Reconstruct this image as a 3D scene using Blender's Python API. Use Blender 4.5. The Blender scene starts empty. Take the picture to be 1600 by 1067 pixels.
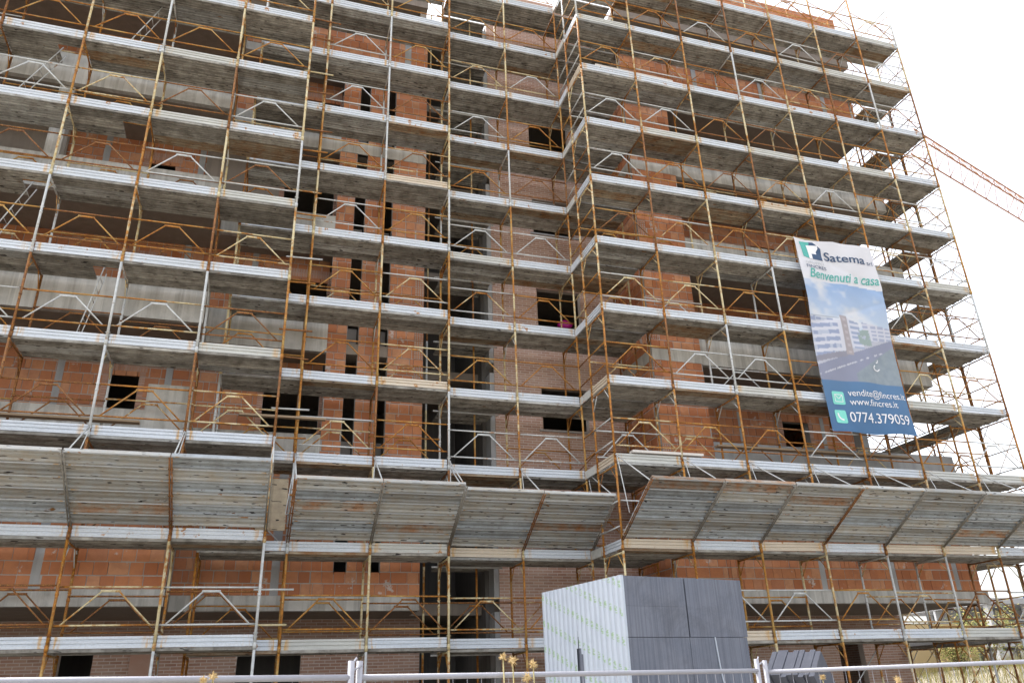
import bpy, bmesh, math, random
from mathutils import Vector, Matrix

# ------------------------------------------------------------------ camera, world, sun, exposure
scene = bpy.context.scene
col = scene.collection
CAM = Vector((-0.0534, -16.8576, 1.1207))
YAW, PITCH, ROLL = math.radians(17.917), math.radians(23.9455), math.radians(-1.9806)
fwd = Vector((math.sin(YAW) * math.cos(PITCH), math.cos(YAW) * math.cos(PITCH), math.sin(PITCH)))
rt = Vector((math.cos(YAW), -math.sin(YAW), 0.0))
up = rt.cross(fwd)
rt2 = math.cos(ROLL) * rt + math.sin(ROLL) * up
up2 = -math.sin(ROLL) * rt + math.cos(ROLL) * up
cd = bpy.data.cameras.new('camera')
cam = bpy.data.objects.new('camera', cd)
col.objects.link(cam)
m = Matrix((rt2, up2, -fwd)).transposed().to_4x4()
m.translation = CAM
cam.matrix_world = m
cd.sensor_width = 36.0
cd.lens = 1227.47 / 1600 * 36
cd.clip_start = 0.05
cd.clip_end = 3000
scene.camera = cam

SUN_EL, SUN_AZ = math.radians(56), math.radians(-45)     # azimuth clockwise from +Y
world = bpy.data.worlds.new('World')
scene.world = world
world.use_nodes = True
wn = world.node_tree
bg = wn.nodes['Background']
sky = wn.nodes.new('ShaderNodeTexSky')
sky.sky_type = 'NISHITA'
sky.sun_disc = False
sky.sun_elevation = SUN_EL
sky.sun_rotation = SUN_AZ
sky.air_density = 1.0
sky.dust_density = 4.0
sky.ozone_density = 1.0
hs = wn.nodes.new('ShaderNodeHueSaturation')
hs.inputs['Saturation'].default_value = 0.30
wn.links.new(sky.outputs[0], hs.inputs['Color'])
wn.links.new(hs.outputs[0], bg.inputs['Color'])
bg.inputs['Strength'].default_value = 0.15

sd = bpy.data.lights.new('sun', 'SUN')
sd.energy = 0.8
sd.angle = math.radians(18)
sd.color = (1.0, 0.98, 0.95)
sun = bpy.data.objects.new('sun', sd)
col.objects.link(sun)
sdir = Vector((math.sin(SUN_AZ) * math.cos(SUN_EL), math.cos(SUN_AZ) * math.cos(SUN_EL), math.sin(SUN_EL)))
sun.rotation_euler = (-sdir).to_track_quat('-Z', 'Y').to_euler()
sun.location = (0, -40, 60)

scene.view_settings.view_transform = 'Standard'
scene.view_settings.look = 'None'
scene.view_settings.gamma = 1.0
scene.view_settings.exposure = 1.85

rng = random.Random(7)


# ------------------------------------------------------------------ pixel helper (photograph 1600 x 1067)
def ray(px, py):
    return (fwd * 1227.47 + rt2 * (px - 800) - up2 * (py - 533.5)).normalized()


def on_y(px, py, Y):
    d = ray(px, py)
    return CAM + d * ((Y - CAM.y) / d.y)


def on_z(px, py, Z):
    d = ray(px, py)
    return CAM + d * ((Z - CAM.z) / d.z)


def plan_at(px, py, dist):
    return CAM + ray(px, py) * dist


# ------------------------------------------------------------------ materials
class NT:
    def __init__(self, name):
        self.m = bpy.data.materials.new(name)
        self.m.use_nodes = True
        self.t = self.m.node_tree
        self.b = self.t.nodes['Principled BSDF']
        self.out = self.t.nodes['Material Output']
        self._pos = None

    def n(self, typ, **kw):
        nd = self.t.nodes.new(typ)
        for k, v in kw.items():
            setattr(nd, k, v)
        return nd

    def l(self, a, b):
        self.t.links.new(a, b)

    @property
    def pos(self):
        if self._pos is None:
            self._pos = self.n('ShaderNodeNewGeometry').outputs['Position']
        return self._pos

    def mapped(self, scale, src=None):
        mp = self.n('ShaderNodeMapping')
        mp.inputs['Scale'].default_value = scale
        self.l(src or self.pos, mp.inputs['Vector'])
        return mp.outputs[0]

    def noise(self, scale, detail=4, rough=0.6, vec=None, dist=0.0):
        nd = self.n('ShaderNodeTexNoise')
        nd.inputs['Scale'].default_value = scale
        nd.inputs['Detail'].default_value = detail
        nd.inputs['Roughness'].default_value = rough
        nd.inputs['Distortion'].default_value = dist
        self.l(vec or self.pos, nd.inputs['Vector'])
        return nd.outputs['Fac']

    def ramp(self, fac, stops, interp='LINEAR'):
        r = self.n('ShaderNodeValToRGB')
        cr = r.color_ramp
        cr.interpolation = interp
        while len(cr.elements) < len(stops):
            cr.elements.new(0.5)
        for e, (p, c) in zip(cr.elements, stops):
            e.position = p
            e.color = c if len(c) == 4 else (*c, 1)
        self.l(fac, r.inputs[0])
        return r.outputs[0]

    def mix(self, fac, a, b, blend='MIX'):
        mx = self.n('ShaderNodeMix', data_type='RGBA', blend_type=blend)
        for s, v in ((mx.inputs[0], fac), (mx.inputs[6], a), (mx.inputs[7], b)):
            if isinstance(v, (int, float)):
                s.default_value = v
            elif isinstance(v, tuple):
                s.default_value = (*v, 1) if len(v) == 3 else v
            else:
                self.l(v, s)
        return mx.outputs[2]

    def math(self, op, a, b=0.0):
        md = self.n('ShaderNodeMath', operation=op)
        for s, v in zip(md.inputs, (a, b)):
            if isinstance(v, (int, float)):
                s.default_value = v
            else:
                self.l(v, s)
        return md.outputs[0]

    def rnd(self):
        oi = self.n('ShaderNodeObjectInfo').outputs['Random']
        gi = self.n('ShaderNodeNewGeometry').outputs['Random Per Island']
        return self.math('FRACT', self.math('ADD', oi, gi))

    def bump(self, h, strength=0.3, dist=0.01):
        bp = self.n('ShaderNodeBump')
        bp.inputs['Strength'].default_value = strength
        bp.inputs['Distance'].default_value = dist
        self.l(h, bp.inputs['Height'])
        self.l(bp.outputs[0], self.b.inputs['Normal'])

    def done(self, colr, rough=0.8, spec=0.3, metal=0.0):
        if isinstance(colr, tuple):
            self.b.inputs['Base Color'].default_value = (*colr, 1)
        else:
            self.l(colr, self.b.inputs['Base Color'])
        if isinstance(rough, (int, float)):
            self.b.inputs['Roughness'].default_value = rough
        else:
            self.l(rough, self.b.inputs['Roughness'])
        self.b.inputs['Specular IOR Level'].default_value = spec
        self.b.inputs['Metallic'].default_value = metal
        return self.m


W4 = (1, 1, 1)
K0 = (0, 0, 0)


def steel(name, base, base2, rust_lo, rust_hi, tint=(0.50, 0.20, 0.03), dark=(0.20, 0.062, 0.016)):
    """tube or sheet steel: zinc that gives way to rust where a stretched noise passes rust_lo..rust_hi"""
    t = NT(name)
    rv = t.n('ShaderNodeObjectInfo').outputs['Random']
    off = t.n('ShaderNodeCombineXYZ')
    t.l(t.math('MULTIPLY', rv, 37.0), off.inputs[0])
    t.l(t.math('MULTIPLY', rv, 11.0), off.inputs[2])
    ad = t.n('ShaderNodeVectorMath', operation='ADD')
    t.l(t.pos, ad.inputs[0])
    t.l(off.outputs[0], ad.inputs[1])
    v = ad.outputs[0]
    n1 = t.noise(2.2, 5, 0.65, v)
    n2 = t.noise(14, 3, 0.6, v)
    n3 = t.noise(60, 2, 0.5, v)
    zinc = t.mix(t.ramp(n2, [(0.35, K0), (0.7, W4)]), base, base2)
    rust = t.mix(t.ramp(n2, [(0.38, K0), (0.66, W4)]), dark, tint)
    rust = t.mix(t.ramp(n3, [(0.5, K0), (0.72, (0.55, 0.55, 0.55))]), rust, (0.74, 0.43, 0.07))
    k = t.math('ADD', t.math('ADD', t.math('MULTIPLY', n1, 0.75), t.math('MULTIPLY', n2, 0.25)),
               t.math('MULTIPLY', t.math('SUBTRACT', rv, 0.5), 0.10))
    fac = t.ramp(k, [(rust_lo, K0), (rust_hi, W4)])
    t.bump(n2, 0.2, 0.004)
    return t.done(t.mix(fac, zinc, rust), 0.55, 0.35)


M_GALV = steel('galvanised_tube', (0.62, 0.63, 0.62), (0.48, 0.49, 0.47), 0.60, 0.70)
M_SEMI = steel('part_rusted_tube', (0.66, 0.58, 0.38), (0.58, 0.46, 0.22), 0.46, 0.56)
M_RUST = steel('rusted_tube', (0.56, 0.38, 0.14), (0.50, 0.29, 0.08), 0.36, 0.50)
M_DRUST = steel('dark_rusted_tube', (0.30, 0.14, 0.06), (0.25, 0.11, 0.05), 0.30, 0.44, (0.30, 0.11, 0.035), (0.12, 0.045, 0.02))
TUBES = [M_GALV, M_SEMI, M_RUST, M_DRUST]


def mat_toe(name, base, base2):
    t = NT(name)
    st = t.noise(1.0, 5, 0.65, t.mapped((1.2, 6, 9)))
    n2 = t.noise(3.0, 5, 0.7)
    n3 = t.noise(25, 3)
    rv = t.n('ShaderNodeObjectInfo').outputs['Random']
    c = t.mix(t.ramp(st, [(0.35, K0), (0.7, W4)]), base, base2)
    c = t.mix(t.math('MULTIPLY', t.ramp(n3, [(0.45, K0), (0.75, W4)]), 0.35), c, (0.42, 0.41, 0.38))
    th = t.math('ADD', n2, t.math('MULTIPLY', t.math('SUBTRACT', rv, 0.5), 0.14))
    c = t.mix(t.ramp(th, [(0.66, K0), (0.70, W4)]), c, t.mix(n3, (0.30, 0.11, 0.03), (0.55, 0.28, 0.08)))
    gx = t.n('ShaderNodeSeparateXYZ')
    t.l(t.n('ShaderNodeTexCoord').outputs['Generated'], gx.inputs[0])
    ends = t.ramp(t.math('ABSOLUTE', t.math('SUBTRACT', gx.outputs[0], 0.5)), [(0.38, K0), (0.455, W4), (0.475, K0)])
    drip = t.ramp(t.noise(1.0, 3, 0.6, t.mapped((14, 3, 2.5))), [(0.44, K0), (0.58, (0.85, 0.85, 0.85))])
    c = t.mix(t.math('MULTIPLY', ends, drip), c, (0.60, 0.34, 0.08))
    t.bump(n3, 0.12, 0.003)
    return t.done(c, 0.42, 0.45)


M_TOE = mat_toe('toeboard_zinc', (0.66, 0.70, 0.75), (0.54, 0.58, 0.63))
M_TOEW = mat_toe('toeboard_aged_zinc', (0.66, 0.57, 0.45), (0.56, 0.47, 0.36))
M_TOEG = mat_toe('toeboard_dull_zinc', (0.60, 0.60, 0.56), (0.46, 0.46, 0.43))


def mat_deck(name, base, base2, wet):
    t = NT(name)
    rv = t.n('ShaderNodeObjectInfo').outputs['Random']
    st = t.noise(1.0, 6, 0.72, t.mapped((0.7, 15, 15)))
    bl = t.noise(3.2, 6, 0.7)
    slots = t.noise(1.0, 1, 0.4, t.mapped((5.0, 26, 26)))
    holes = t.noise(1.0, 4, 0.75, t.mapped((2.2, 9, 9)))
    c = t.mix(t.ramp(st, [(0.3, K0), (0.72, W4)]), base, base2)
    c = t.mix(t.ramp(bl, [(0.40, K0), (0.72, W4)]), c, wet)
    vv = t.math('ADD', t.math('MULTIPLY', rv, 0.5), 0.72)
    c = t.mix(1.0, c, t.ramp(t.math('MULTIPLY', vv, 0.7), [(0.0, K0), (1.0, (1.42, 1.42, 1.42))]), 'MULTIPLY')
    c = t.mix(t.ramp(slots, [(0.685, K0), (0.71, W4)]), c, (0.025, 0.02, 0.017))
    c = t.mix(t.ramp(holes, [(0.66, K0), (0.69, W4)]), c, t.mix(bl, (0.03, 0.02, 0.012), (0.30, 0.13, 0.03)))
    t.bump(st, 0.35, 0.006)
    return t.done(c, 0.7, 0.25)


M_DECK = mat_deck('deck_sheet', (0.45, 0.43, 0.385), (0.22, 0.205, 0.18), (0.115, 0.10, 0.082))
M_DECKR = mat_deck('rusty_deck_sheet', (0.40, 0.34, 0.25), (0.17, 0.125, 0.08), (0.20, 0.085, 0.025))
M_DECKG = mat_deck('pale_deck_sheet', (0.50, 0.50, 0.48), (0.30, 0.30, 0.285), (0.19, 0.175, 0.155))
M_FAN = mat_deck('fan_sheet', (0.52, 0.53, 0.52), (0.30, 0.305, 0.30), (0.38, 0.33, 0.26))
M_FANR = mat_deck('rusty_fan_sheet', (0.44, 0.42, 0.38), (0.29, 0.27, 0.23), (0.36, 0.14, 0.03))
M_FANG = mat_deck('blue_grey_fan_sheet', (0.50, 0.54, 0.57), (0.32, 0.35, 0.38), (0.27, 0.275, 0.27))
M_LIP = mat_toe('pale_zinc_lip', (0.70, 0.74, 0.79), (0.50, 0.53, 0.56))


def mat_concrete(name, base, base2, streak, stain, sc=1.0):
    t = NT(name)
    v1 = t.noise(1.0, 5, 0.65, t.mapped((7 * sc, 7 * sc, 0.45)))
    bo = t.n('ShaderNodeTexVoronoi', feature='F1')
    bo.inputs['Scale'].default_value = 1.0
    t.l(t.mapped((6.0, 6.0, 0.02)), bo.inputs['Vector'])
    board = t.n('ShaderNodeSeparateColor')
    t.l(bo.outputs['Color'], board.inputs[0])
    n2 = t.noise(2.5, 6, 0.7)
    n3 = t.noise(30, 4, 0.7)
    c = t.mix(board.outputs[0], base, base2)
    c = t.mix(t.ramp(v1, [(0.46, K0), (0.72, (0.8, 0.8, 0.8))]), c, streak)
    c = t.mix(t.ramp(n2, [(0.5, K0), (0.75, (0.7, 0.7, 0.7))]), c, stain)
    c = t.mix(t.math('MULTIPLY', n3, 0.25), c, (0.2, 0.19, 0.18))
    t.bump(t.math('ADD', n3, v1), 0.35, 0.008)
    return t.done(c, 0.85, 0.2)


M_CONC = mat_concrete('board_marked_concrete', (0.62, 0.60, 0.55), (0.46, 0.445, 0.41), (0.29, 0.27, 0.235), (0.66, 0.64, 0.60))
M_CONC2 = mat_concrete('smooth_concrete', (0.42, 0.42, 0.42), (0.37, 0.37, 0.37), (0.31, 0.31, 0.31), (0.46, 0.46, 0.45), 0.5)
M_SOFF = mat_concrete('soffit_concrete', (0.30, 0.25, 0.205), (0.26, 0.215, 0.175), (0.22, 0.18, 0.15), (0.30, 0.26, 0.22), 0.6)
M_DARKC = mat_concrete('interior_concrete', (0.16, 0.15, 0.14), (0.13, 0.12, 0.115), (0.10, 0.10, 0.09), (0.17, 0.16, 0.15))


def mat_mortar():
    t = NT('mortar')
    n = t.noise(12, 5, 0.7)
    t.bump(n, 0.4, 0.01)
    return t.done(t.mix(n, (0.34, 0.30, 0.27), (0.52, 0.49, 0.46)), 0.9, 0.1)


M_MORT = mat_mortar()


def mat_block():
    t = NT('hollow_clay_block')
    r = t.rnd()
    c = t.ramp(r, [(0.0, (0.40, 0.125, 0.040)), (0.3, (0.52, 0.185, 0.068)), (0.65, (0.58, 0.235, 0.095)), (0.88, (0.60, 0.30, 0.155)), (1.0, (0.45, 0.17, 0.075))])
    n = t.noise(5, 5, 0.7)
    c = t.mix(t.ramp(n, [(0.35, (0.5, 0.5, 0.5)), (0.6, K0)]), c, (0.34, 0.115, 0.055))
    lines = t.noise(1.0, 2, 0.5, t.mapped((3, 3, 60)))
    c = t.mix(t.math('MULTIPLY', lines, 0.22), c, (0.30, 0.11, 0.05))
    splat = t.noise(2.4, 6, 0.72)
    c = t.mix(t.ramp(splat, [(0.625, K0), (0.66, (0.85, 0.85, 0.85))]), c, (0.52, 0.47, 0.43))
    dust = t.noise(0.7, 3)
    c = t.mix(t.math('MULTIPLY', dust, 0.22), c, (0.55, 0.42, 0.34))
    t.bump(t.math('ADD', lines, splat), 0.3, 0.006)
    return t.done(c, 0.85, 0.15)


M_BLOCK = mat_block()


def mat_face():
    t = NT('facing_brick')
    r = t.rnd()
    c = t.ramp(r, [(0.0, (0.36, 0.20, 0.145)), (0.35, (0.44, 0.26, 0.195)), (0.7, (0.50, 0.315, 0.24)), (1.0, (0.40, 0.25, 0.20))])
    n = t.noise(1.3, 5, 0.7)
    c = t.mix(t.ramp(n, [(0.42, K0), (0.75, (0.6, 0.6, 0.6))]), c, (0.52, 0.39, 0.32))
    t.bump(t.noise(60, 3), 0.25, 0.004)
    return t.done(c, 0.88, 0.12)


M_FACE = mat_face()
t = NT('facing_mortar')
nn = t.noise(9, 4)
M_FMORT = t.done(t.mix(nn, (0.55, 0.46, 0.40), (0.66, 0.58, 0.52)), 0.9, 0.1)
t = NT('cavity_shade')
M_CAV = t.done((0.05, 0.03, 0.02), 0.95, 0.05)  # shade inside the hollow brick holes, painted as a near-black backing
t = NT('pale_board')
M_BOARD = t.done(t.mix(t.noise(4, 4), (0.62, 0.57, 0.52), (0.72, 0.68, 0.63)), 0.8, 0.2)
t = NT('timber')
nn = t.noise(1.0, 5, 0.7, t.mapped((2, 30, 30)))
M_WOOD = t.done(t.mix(nn, (0.40, 0.30, 0.20), (0.25, 0.18, 0.12)), 0.8, 0.2)


# ------------------------------------------------------------------ mesh helpers
class MB:
    def __init__(self):
        self.v = []
        self.f = []
        self.second = None

    def box(self, x0, x1, y0, y1, z0, z1):
        b = len(self.v)
        self.v += [(x0, y0, z0), (x1, y0, z0), (x1, y1, z0), (x0, y1, z0), (x0, y0, z1), (x1, y0, z1), (x1, y1, z1), (x0, y1, z1)]
        self.f += [(b, b + 3, b + 2, b + 1), (b + 4, b + 5, b + 6, b + 7), (b, b + 1, b + 5, b + 4), (b + 1, b + 2, b + 6, b + 5),
                   (b + 2, b + 3, b + 7, b + 6), (b + 3, b, b + 4, b + 7)]

    def tube(self, p0, p1, r, n=7, r1=None):
        p0, p1 = Vector(p0), Vector(p1)
        r1 = r if r1 is None else r1
        d = (p1 - p0).normalized()
        a = d.orthogonal().normalized()
        c = d.cross(a)
        b = len(self.v)
        for p, rr in ((p0, r), (p1, r1)):
            for i in range(n):
                an = 2 * math.pi * i / n
                self.v.append(tuple(p + a * (rr * math.cos(an)) + c * (rr * math.sin(an))))
        for i in range(n):
            j = (i + 1) % n
            self.f.append((b + i, b + j, b + n + j, b + n + i))
        self.f.append(tuple(b + i for i in range(n - 1, -1, -1)))
        self.f.append(tuple(b + n + i for i in range(n)))

    def extrude_x(self, prof, x0, x1):
        """closed profile of (y, z) pulled along x"""
        b = len(self.v)
        n = len(prof)
        self.v += [(x0, y, z) for y, z in prof] + [(x1, y, z) for y, z in prof]
        for i in range(n):
            j = (i + 1) % n
            self.f.append((b + i, b + j, b + n + j, b + n + i))
        self.f.append(tuple(b + i for i in range(n - 1, -1, -1)))
        self.f.append(tuple(b + n + i for i in range(n)))

    def quad(self, *pts):
        b = len(self.v)
        self.v += [tuple(p) for p in pts]
        self.f.append(tuple(range(b, b + len(pts))))

    def mesh(self, name, mat, smooth=False, recalc=True):
        me = bpy.data.meshes.new(name)
        me.from_pydata(self.v, [], self.f)
        if recalc:
            bm = bmesh.new()
            bm.from_mesh(me)
            bmesh.ops.recalc_face_normals(bm, faces=bm.faces)
            bm.to_mesh(me)
            bm.free()
        if smooth:
            for p in me.polygons:
                p.use_smooth = len(p.vertices) == 4
        me.materials.append(mat)
        me.update()
        return me

    def build(self, name, mat, parent=None, smooth=False, kind=None):
        return link(name, self.mesh(name, mat, smooth), parent, kind=kind)


def link(name, data, parent=None, loc=None, rot=None, kind=None):
    o = bpy.data.objects.new(name, data)
    col.objects.link(o)
    if parent is not None:
        o.parent = parent
    if loc is not None:
        o.location = loc
    if rot is not None:
        o.rotation_euler = rot
    if kind:
        o['kind'] = kind
    return o


def tag(o, label, cat=None, group=None, kind=None):
    o['label'] = label
    if cat:
        o['category'] = cat
    if group:
        o['group'] = group
    if kind:
        o['kind'] = kind
    return o


def thing(name, label, cat, loc=(0, 0, 0), rz=0.0, group=None):
    o = bpy.data.objects.new(name, None)
    o.empty_display_size = 0.2
    col.objects.link(o)
    o.location = loc
    o.rotation_euler = (0, 0, rz)
    return tag(o, label, cat, group)


def box_part(name, parent, mat, *b, kind=None):
    mb = MB()
    mb.box(*b)
    return mb.build(name, mat, parent, kind=kind)


# ------------------------------------------------------------------ ground
t = NT('dry_gravel')
n1 = t.noise(0.35, 6, 0.7)
n2 = t.noise(9, 6, 0.75)
c = t.mix(n1, (0.31, 0.275, 0.225), (0.22, 0.195, 0.155))
c = t.mix(t.ramp(n2, [(0.4, K0), (0.7, W4)]), c, (0.36, 0.33, 0.28))
t.bump(n2, 0.6, 0.04)
M_GROUND = t.done(c, 0.95, 0.1)


def ground_z(x, y):
    k = min(1.0, max(0.0, (y + 16.0) / 14.0))
    k = k * k * (3 - 2 * k)
    z = -0.62 + 0.60 * k
    # an earth bank climbs beyond the right-hand end of the building
    d = max(0.0, (x - 24.0) / 12.0) * max(0.0, min(1.0, (y + 2.0) / 10.0))
    return z + 1.5 * min(1.0, d)


mb = MB()
xs = [-900, -300, -120, -60] + [-40 + 2.5 * i for i in range(41)] + [80, 120, 300, 900]
ys = [-900, -200, -80, -40] + [-26 + 2.0 * i for i in range(41)] + [80, 120, 300, 900]
for x in xs:
    for y in ys:
        mb.v.append((x, y, ground_z(x, y) if abs(x) < 70 and abs(y) < 70 else (-0.62 if y < 0 else ground_z(min(x, 60), min(y, 56)))))
ny = len(ys)
for i in range(len(xs) - 1):
    for j in range(ny - 1):
        a = i * ny + j
        mb.f.append((a, a + ny, a + ny + 1, a + 1))
g = mb.build('ground', M_GROUND, smooth=True)
tag(g, 'dry pale gravel ground of the building site', kind='structure')

# ------------------------------------------------------------------ building
S = [2.92 + 3.18 * i for i in range(7)]       # undersides of the floor slabs
YA, YB, YC, YD = 1.25, 2.35, 2.80, 0.95       # fronts of balcony A, pier group B, stair wall C, balcony D
WA, WD, WG = 3.3, 3.1, 4.5                    # set-back walls upstairs left, right, and on the ground floor
bld = thing('apartment_building', 'unfinished brick and concrete apartment block behind the scaffolding', 'building', (0, 0, 0))

unit_brick = MB()
unit_brick.box(-0.5, 0.5, -0.5, 0.5, -0.5, 0.5)
unit_brick = unit_brick.mesh('brick', M_BLOCK)
bv = bmesh.new()
bv.from_mesh(unit_brick)
bmesh.ops.bevel(bv, geom=list(bv.edges), offset=0.03, segments=1, affect='EDGES')
bv.to_mesh(unit_brick)
bv.free()
single_bricks = 0

hb = MB()
nh = 4
stp = 1.0 / nh
for i in range(nh + 1):
    c0 = -0.5 + i * stp
    w = 0.035
    hb.box(max(-0.5, c0 - w), min(0.5, c0 + w), -0.5, 0.5, -0.5, 0.5)
    hb.box(-0.5, 0.5, -0.499, 0.5, max(-0.5, c0 - w), min(0.5, c0 + w))
hb.box(-0.5, 0.5, 0.1, 0.499, -0.499, 0.499)
hollow_brick = hb.mesh('hollow_brick', M_BLOCK)
hollow_brick.materials.append(M_CAV)
for pl in list(hollow_brick.polygons)[-6:]:
    pl.material_index = 1


def cut_rects(x0, x1, z0, z1, holes):
    xs_ = sorted({x0, x1, *[max(x0, min(x1, h[0])) for h in holes], *[max(x0, min(x1, h[1])) for h in holes]})
    zs_ = sorted({z0, z1, *[max(z0, min(z1, h[2])) for h in holes], *[max(z0, min(z1, h[3])) for h in holes]})
    out = []
    for i in range(len(xs_) - 1):
        run = None
        for j in range(len(zs_) - 1):
            cx, cz = (xs_[i] + xs_[i + 1]) / 2, (zs_[j] + zs_[j + 1]) / 2
            solid = not any(h[0] < cx < h[1] and h[2] < cz < h[3] for h in holes)
            if solid:
                if run is None:
                    run = [xs_[i], xs_[i + 1], zs_[j], zs_[j + 1]]
                else:
                    run[3] = zs_[j + 1]
            elif run:
                out.append(run)
                run = None
        if run:
            out.append(run)
    return out


def courses(x0, x1, z0, z1, holes, bw, bh, jx, jz, seed, shift=None):
    """brick rectangles (x0, x1, z0, z1) of a running-bond wall clipped to its openings"""
    r = random.Random(seed)
    out = []
    z, row = z0 + jz * 0.5, 0
    while z < z1 - bh * 0.3:
        zt = min(z + bh, z1)
        x = x0 - (bw + jx) * ((0.5 if row % 2 else 0.0) if shift is None else r.random() * shift)
        while x < x1:
            bw_ = bw if shift is None or shift == 0.0 else bw * r.choices((1.0, 0.5, 1.5, 0.92), (70, 9, 9, 12))[0]
            a, b = max(x, x0), min(x + bw_, x1)
            segs = [(a, b)]
            for h in holes:
                if h[2] < (z + zt) / 2 < h[3]:
                    ns = []
                    for s0, s1 in segs:
                        if h[1] <= s0 or h[0] >= s1:
                            ns.append((s0, s1))
                        else:
                            if h[0] > s0:
                                ns.append((s0, h[0]))
                            if h[1] < s1:
                                ns.append((h[1], s1))
                    segs = ns
            out += [(s0, s1, z, zt, row) for s0, s1 in segs if s1 - s0 > 0.035]
            x += bw_ + (jx if shift is None else jx * r.uniform(0.4, 2.2))
        z += bh + jz
        row += 1
    return out


def wall(name, x0, x1, z0, z1, y, holes=(), facing=False, single_to=None, thick=0.22, along='x', seed=0, label=None, hollow=0.0):
    """one wall panel: a mortar core with openings and its bricks proud of it; along='y' runs the wall in depth at x = y"""
    global single_bricks
    holes = list(holes)
    core = MB()
    for a, b, c0, c1 in cut_rects(x0, x1, z0, z1, holes):
        core.box(a, b, y, y + thick, c0, c1)
    flip = along == 'y'
    if flip:
        core.v = [(q[1], q[0], q[2]) for q in core.v]
    p = core.build(name, M_FMORT if facing else M_MORT, bld)
    if label:
        p['label'] = label
    r = random.Random(seed * 31 + 5)
    cs = courses(x0, x1, z0, z1, holes, 0.248, 0.058, 0.014, 0.015, seed) if facing else \
        courses(x0, x1, z0, z1, holes, 0.258, 0.252, 0.006, 0.019, seed, 0.9 if x1 - x0 > 0.3 else 0.0)
    mass = MB()
    for a, b, c0, c1, row in cs:
        pr = (0.004 + r.random() * 0.003) if facing else (0.006 + r.random() * 0.018)
        ga = 0.0 if facing else r.uniform(0, 0.010)
        if not facing and hollow and b - a > 0.2 and r.random() < hollow:
            o = link('hollow_brick', hollow_brick, p)
            o.location = (((a + b) / 2, y + 0.05 - pr, (c0 + c1) / 2) if not flip else (y + 0.05 - pr, (a + b) / 2, (c0 + c1) / 2))
            o.scale = (b - a, 0.1, c1 - c0)
            if flip:
                o.rotation_euler = (0, 0, -math.pi / 2)
            continue
        if single_to is not None and c1 < single_to and single_bricks < 300 and not facing:
            o = link('brick', unit_brick, p)
            o.location = (((a + b) / 2, y + 0.03 - pr, (c0 + c1) / 2) if not flip else (y + 0.03 - pr, (a + b) / 2, (c0 + c1) / 2))
            o.scale = ((b - a - ga, 0.06, c1 - c0 - ga) if not flip else (0.06, b - a - ga, c1 - c0 - ga))
            single_bricks += 1
            continue
        k = len(mass.v)
        e = 0.006 if not facing else 0.002
        mass.v += [(a, y + 0.02, c0), (b, y + 0.02, c0), (b, y + 0.02, c1), (a, y + 0.02, c1),
                   (a + e, y - pr, c0 + e), (b - e, y - pr, c0 + e), (b - e, y - pr, c1 - e), (a + e, y - pr, c1 - e)]
        mass.f += [(k + 4, k + 5, k + 6, k + 7), (k, k + 1, k + 5, k + 4), (k + 1, k + 2, k + 6, k + 5), (k + 2, k + 3, k + 7, k + 6), (k + 3, k, k + 4, k + 7)]
    if mass.f:
        if flip:
            mass.v = [(q[1], q[0], q[2]) for q in mass.v]
            mass.f = [tuple(reversed(f)) for f in mass.f]
        me = mass.mesh('bricks', M_FACE if facing else M_BLOCK, recalc=False)
        link('bricks', me, p, kind='stuff')
    return p


XL = -14.0
# floor slabs with their soffits
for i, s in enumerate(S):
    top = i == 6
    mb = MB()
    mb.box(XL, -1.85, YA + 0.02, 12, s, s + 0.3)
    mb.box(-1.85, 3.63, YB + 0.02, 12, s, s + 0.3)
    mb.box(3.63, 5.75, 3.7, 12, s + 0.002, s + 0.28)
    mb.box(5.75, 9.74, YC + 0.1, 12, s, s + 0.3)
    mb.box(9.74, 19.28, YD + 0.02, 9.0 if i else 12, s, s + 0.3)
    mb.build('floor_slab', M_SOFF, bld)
# slab fronts and balcony parapets
for i, s in enumerate(S):
    if i == 0:
        box_part('edge_beam', bld, M_CONC, XL, -1.853, YA - 0.004, YA + 0.2, s - 0.004, s + 0.32)
        box_part('edge_beam', bld, M_CONC, -1.85, 3.63, YB - 0.012, YB + 0.2, s - 0.004, s + 0.32)
        box_part('edge_beam', bld, M_CONC, 9.74, 19.3, YD - 0.012, YD + 0.2, s - 0.004, s + 0.32)
    elif i < 5:
        hp = 0.95
        box_part('parapet', bld, M_CONC, XL, -1.85, YA - 0.004, YA + 0.14, s - 0.004, s + hp)
        box_part('parapet', bld, M_CONC, -1.99, -1.853, YA + 0.143, YB + 0.2, s - 0.004, s + hp)
        box_part('parapet', bld, M_CONC, -1.85, 1.098, YB - 0.004, YB + 0.14, s - 0.004, s + hp)
        if i == 1:
            box_part('parapet', bld, M_CONC, -2.8, -1.86, YA - 0.002, YA + 0.12, s + hp, s + hp + 0.62)
        md = M_CONC2 if i == 1 else M_CONC
        box_part('parapet', bld, md, 11.273, 19.3, YD - 0.004, YD + 0.14, s - 0.004, s + hp)
        box_part('parapet', bld, md, 19.16, 19.3, YD + 0.143, 4.4, s - 0.004, s + hp)
        if i in (2, 4):
            box_part('edge_beam', bld, M_CONC, 9.735, 11.27, YD - 0.024, YD + 0.12, s + 0.02, s + 0.36)
            box_part('edge_beam', bld, M_CONC, 9.716, 9.86, YD + 0.123, YC, s + 0.02, s + 0.36)
        if i == 4:
            box_part('edge_beam', bld, M_CONC, 1.1, 3.635, YB - 0.024, YB + 0.12, s + 0.0, s + 0.42)
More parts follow.
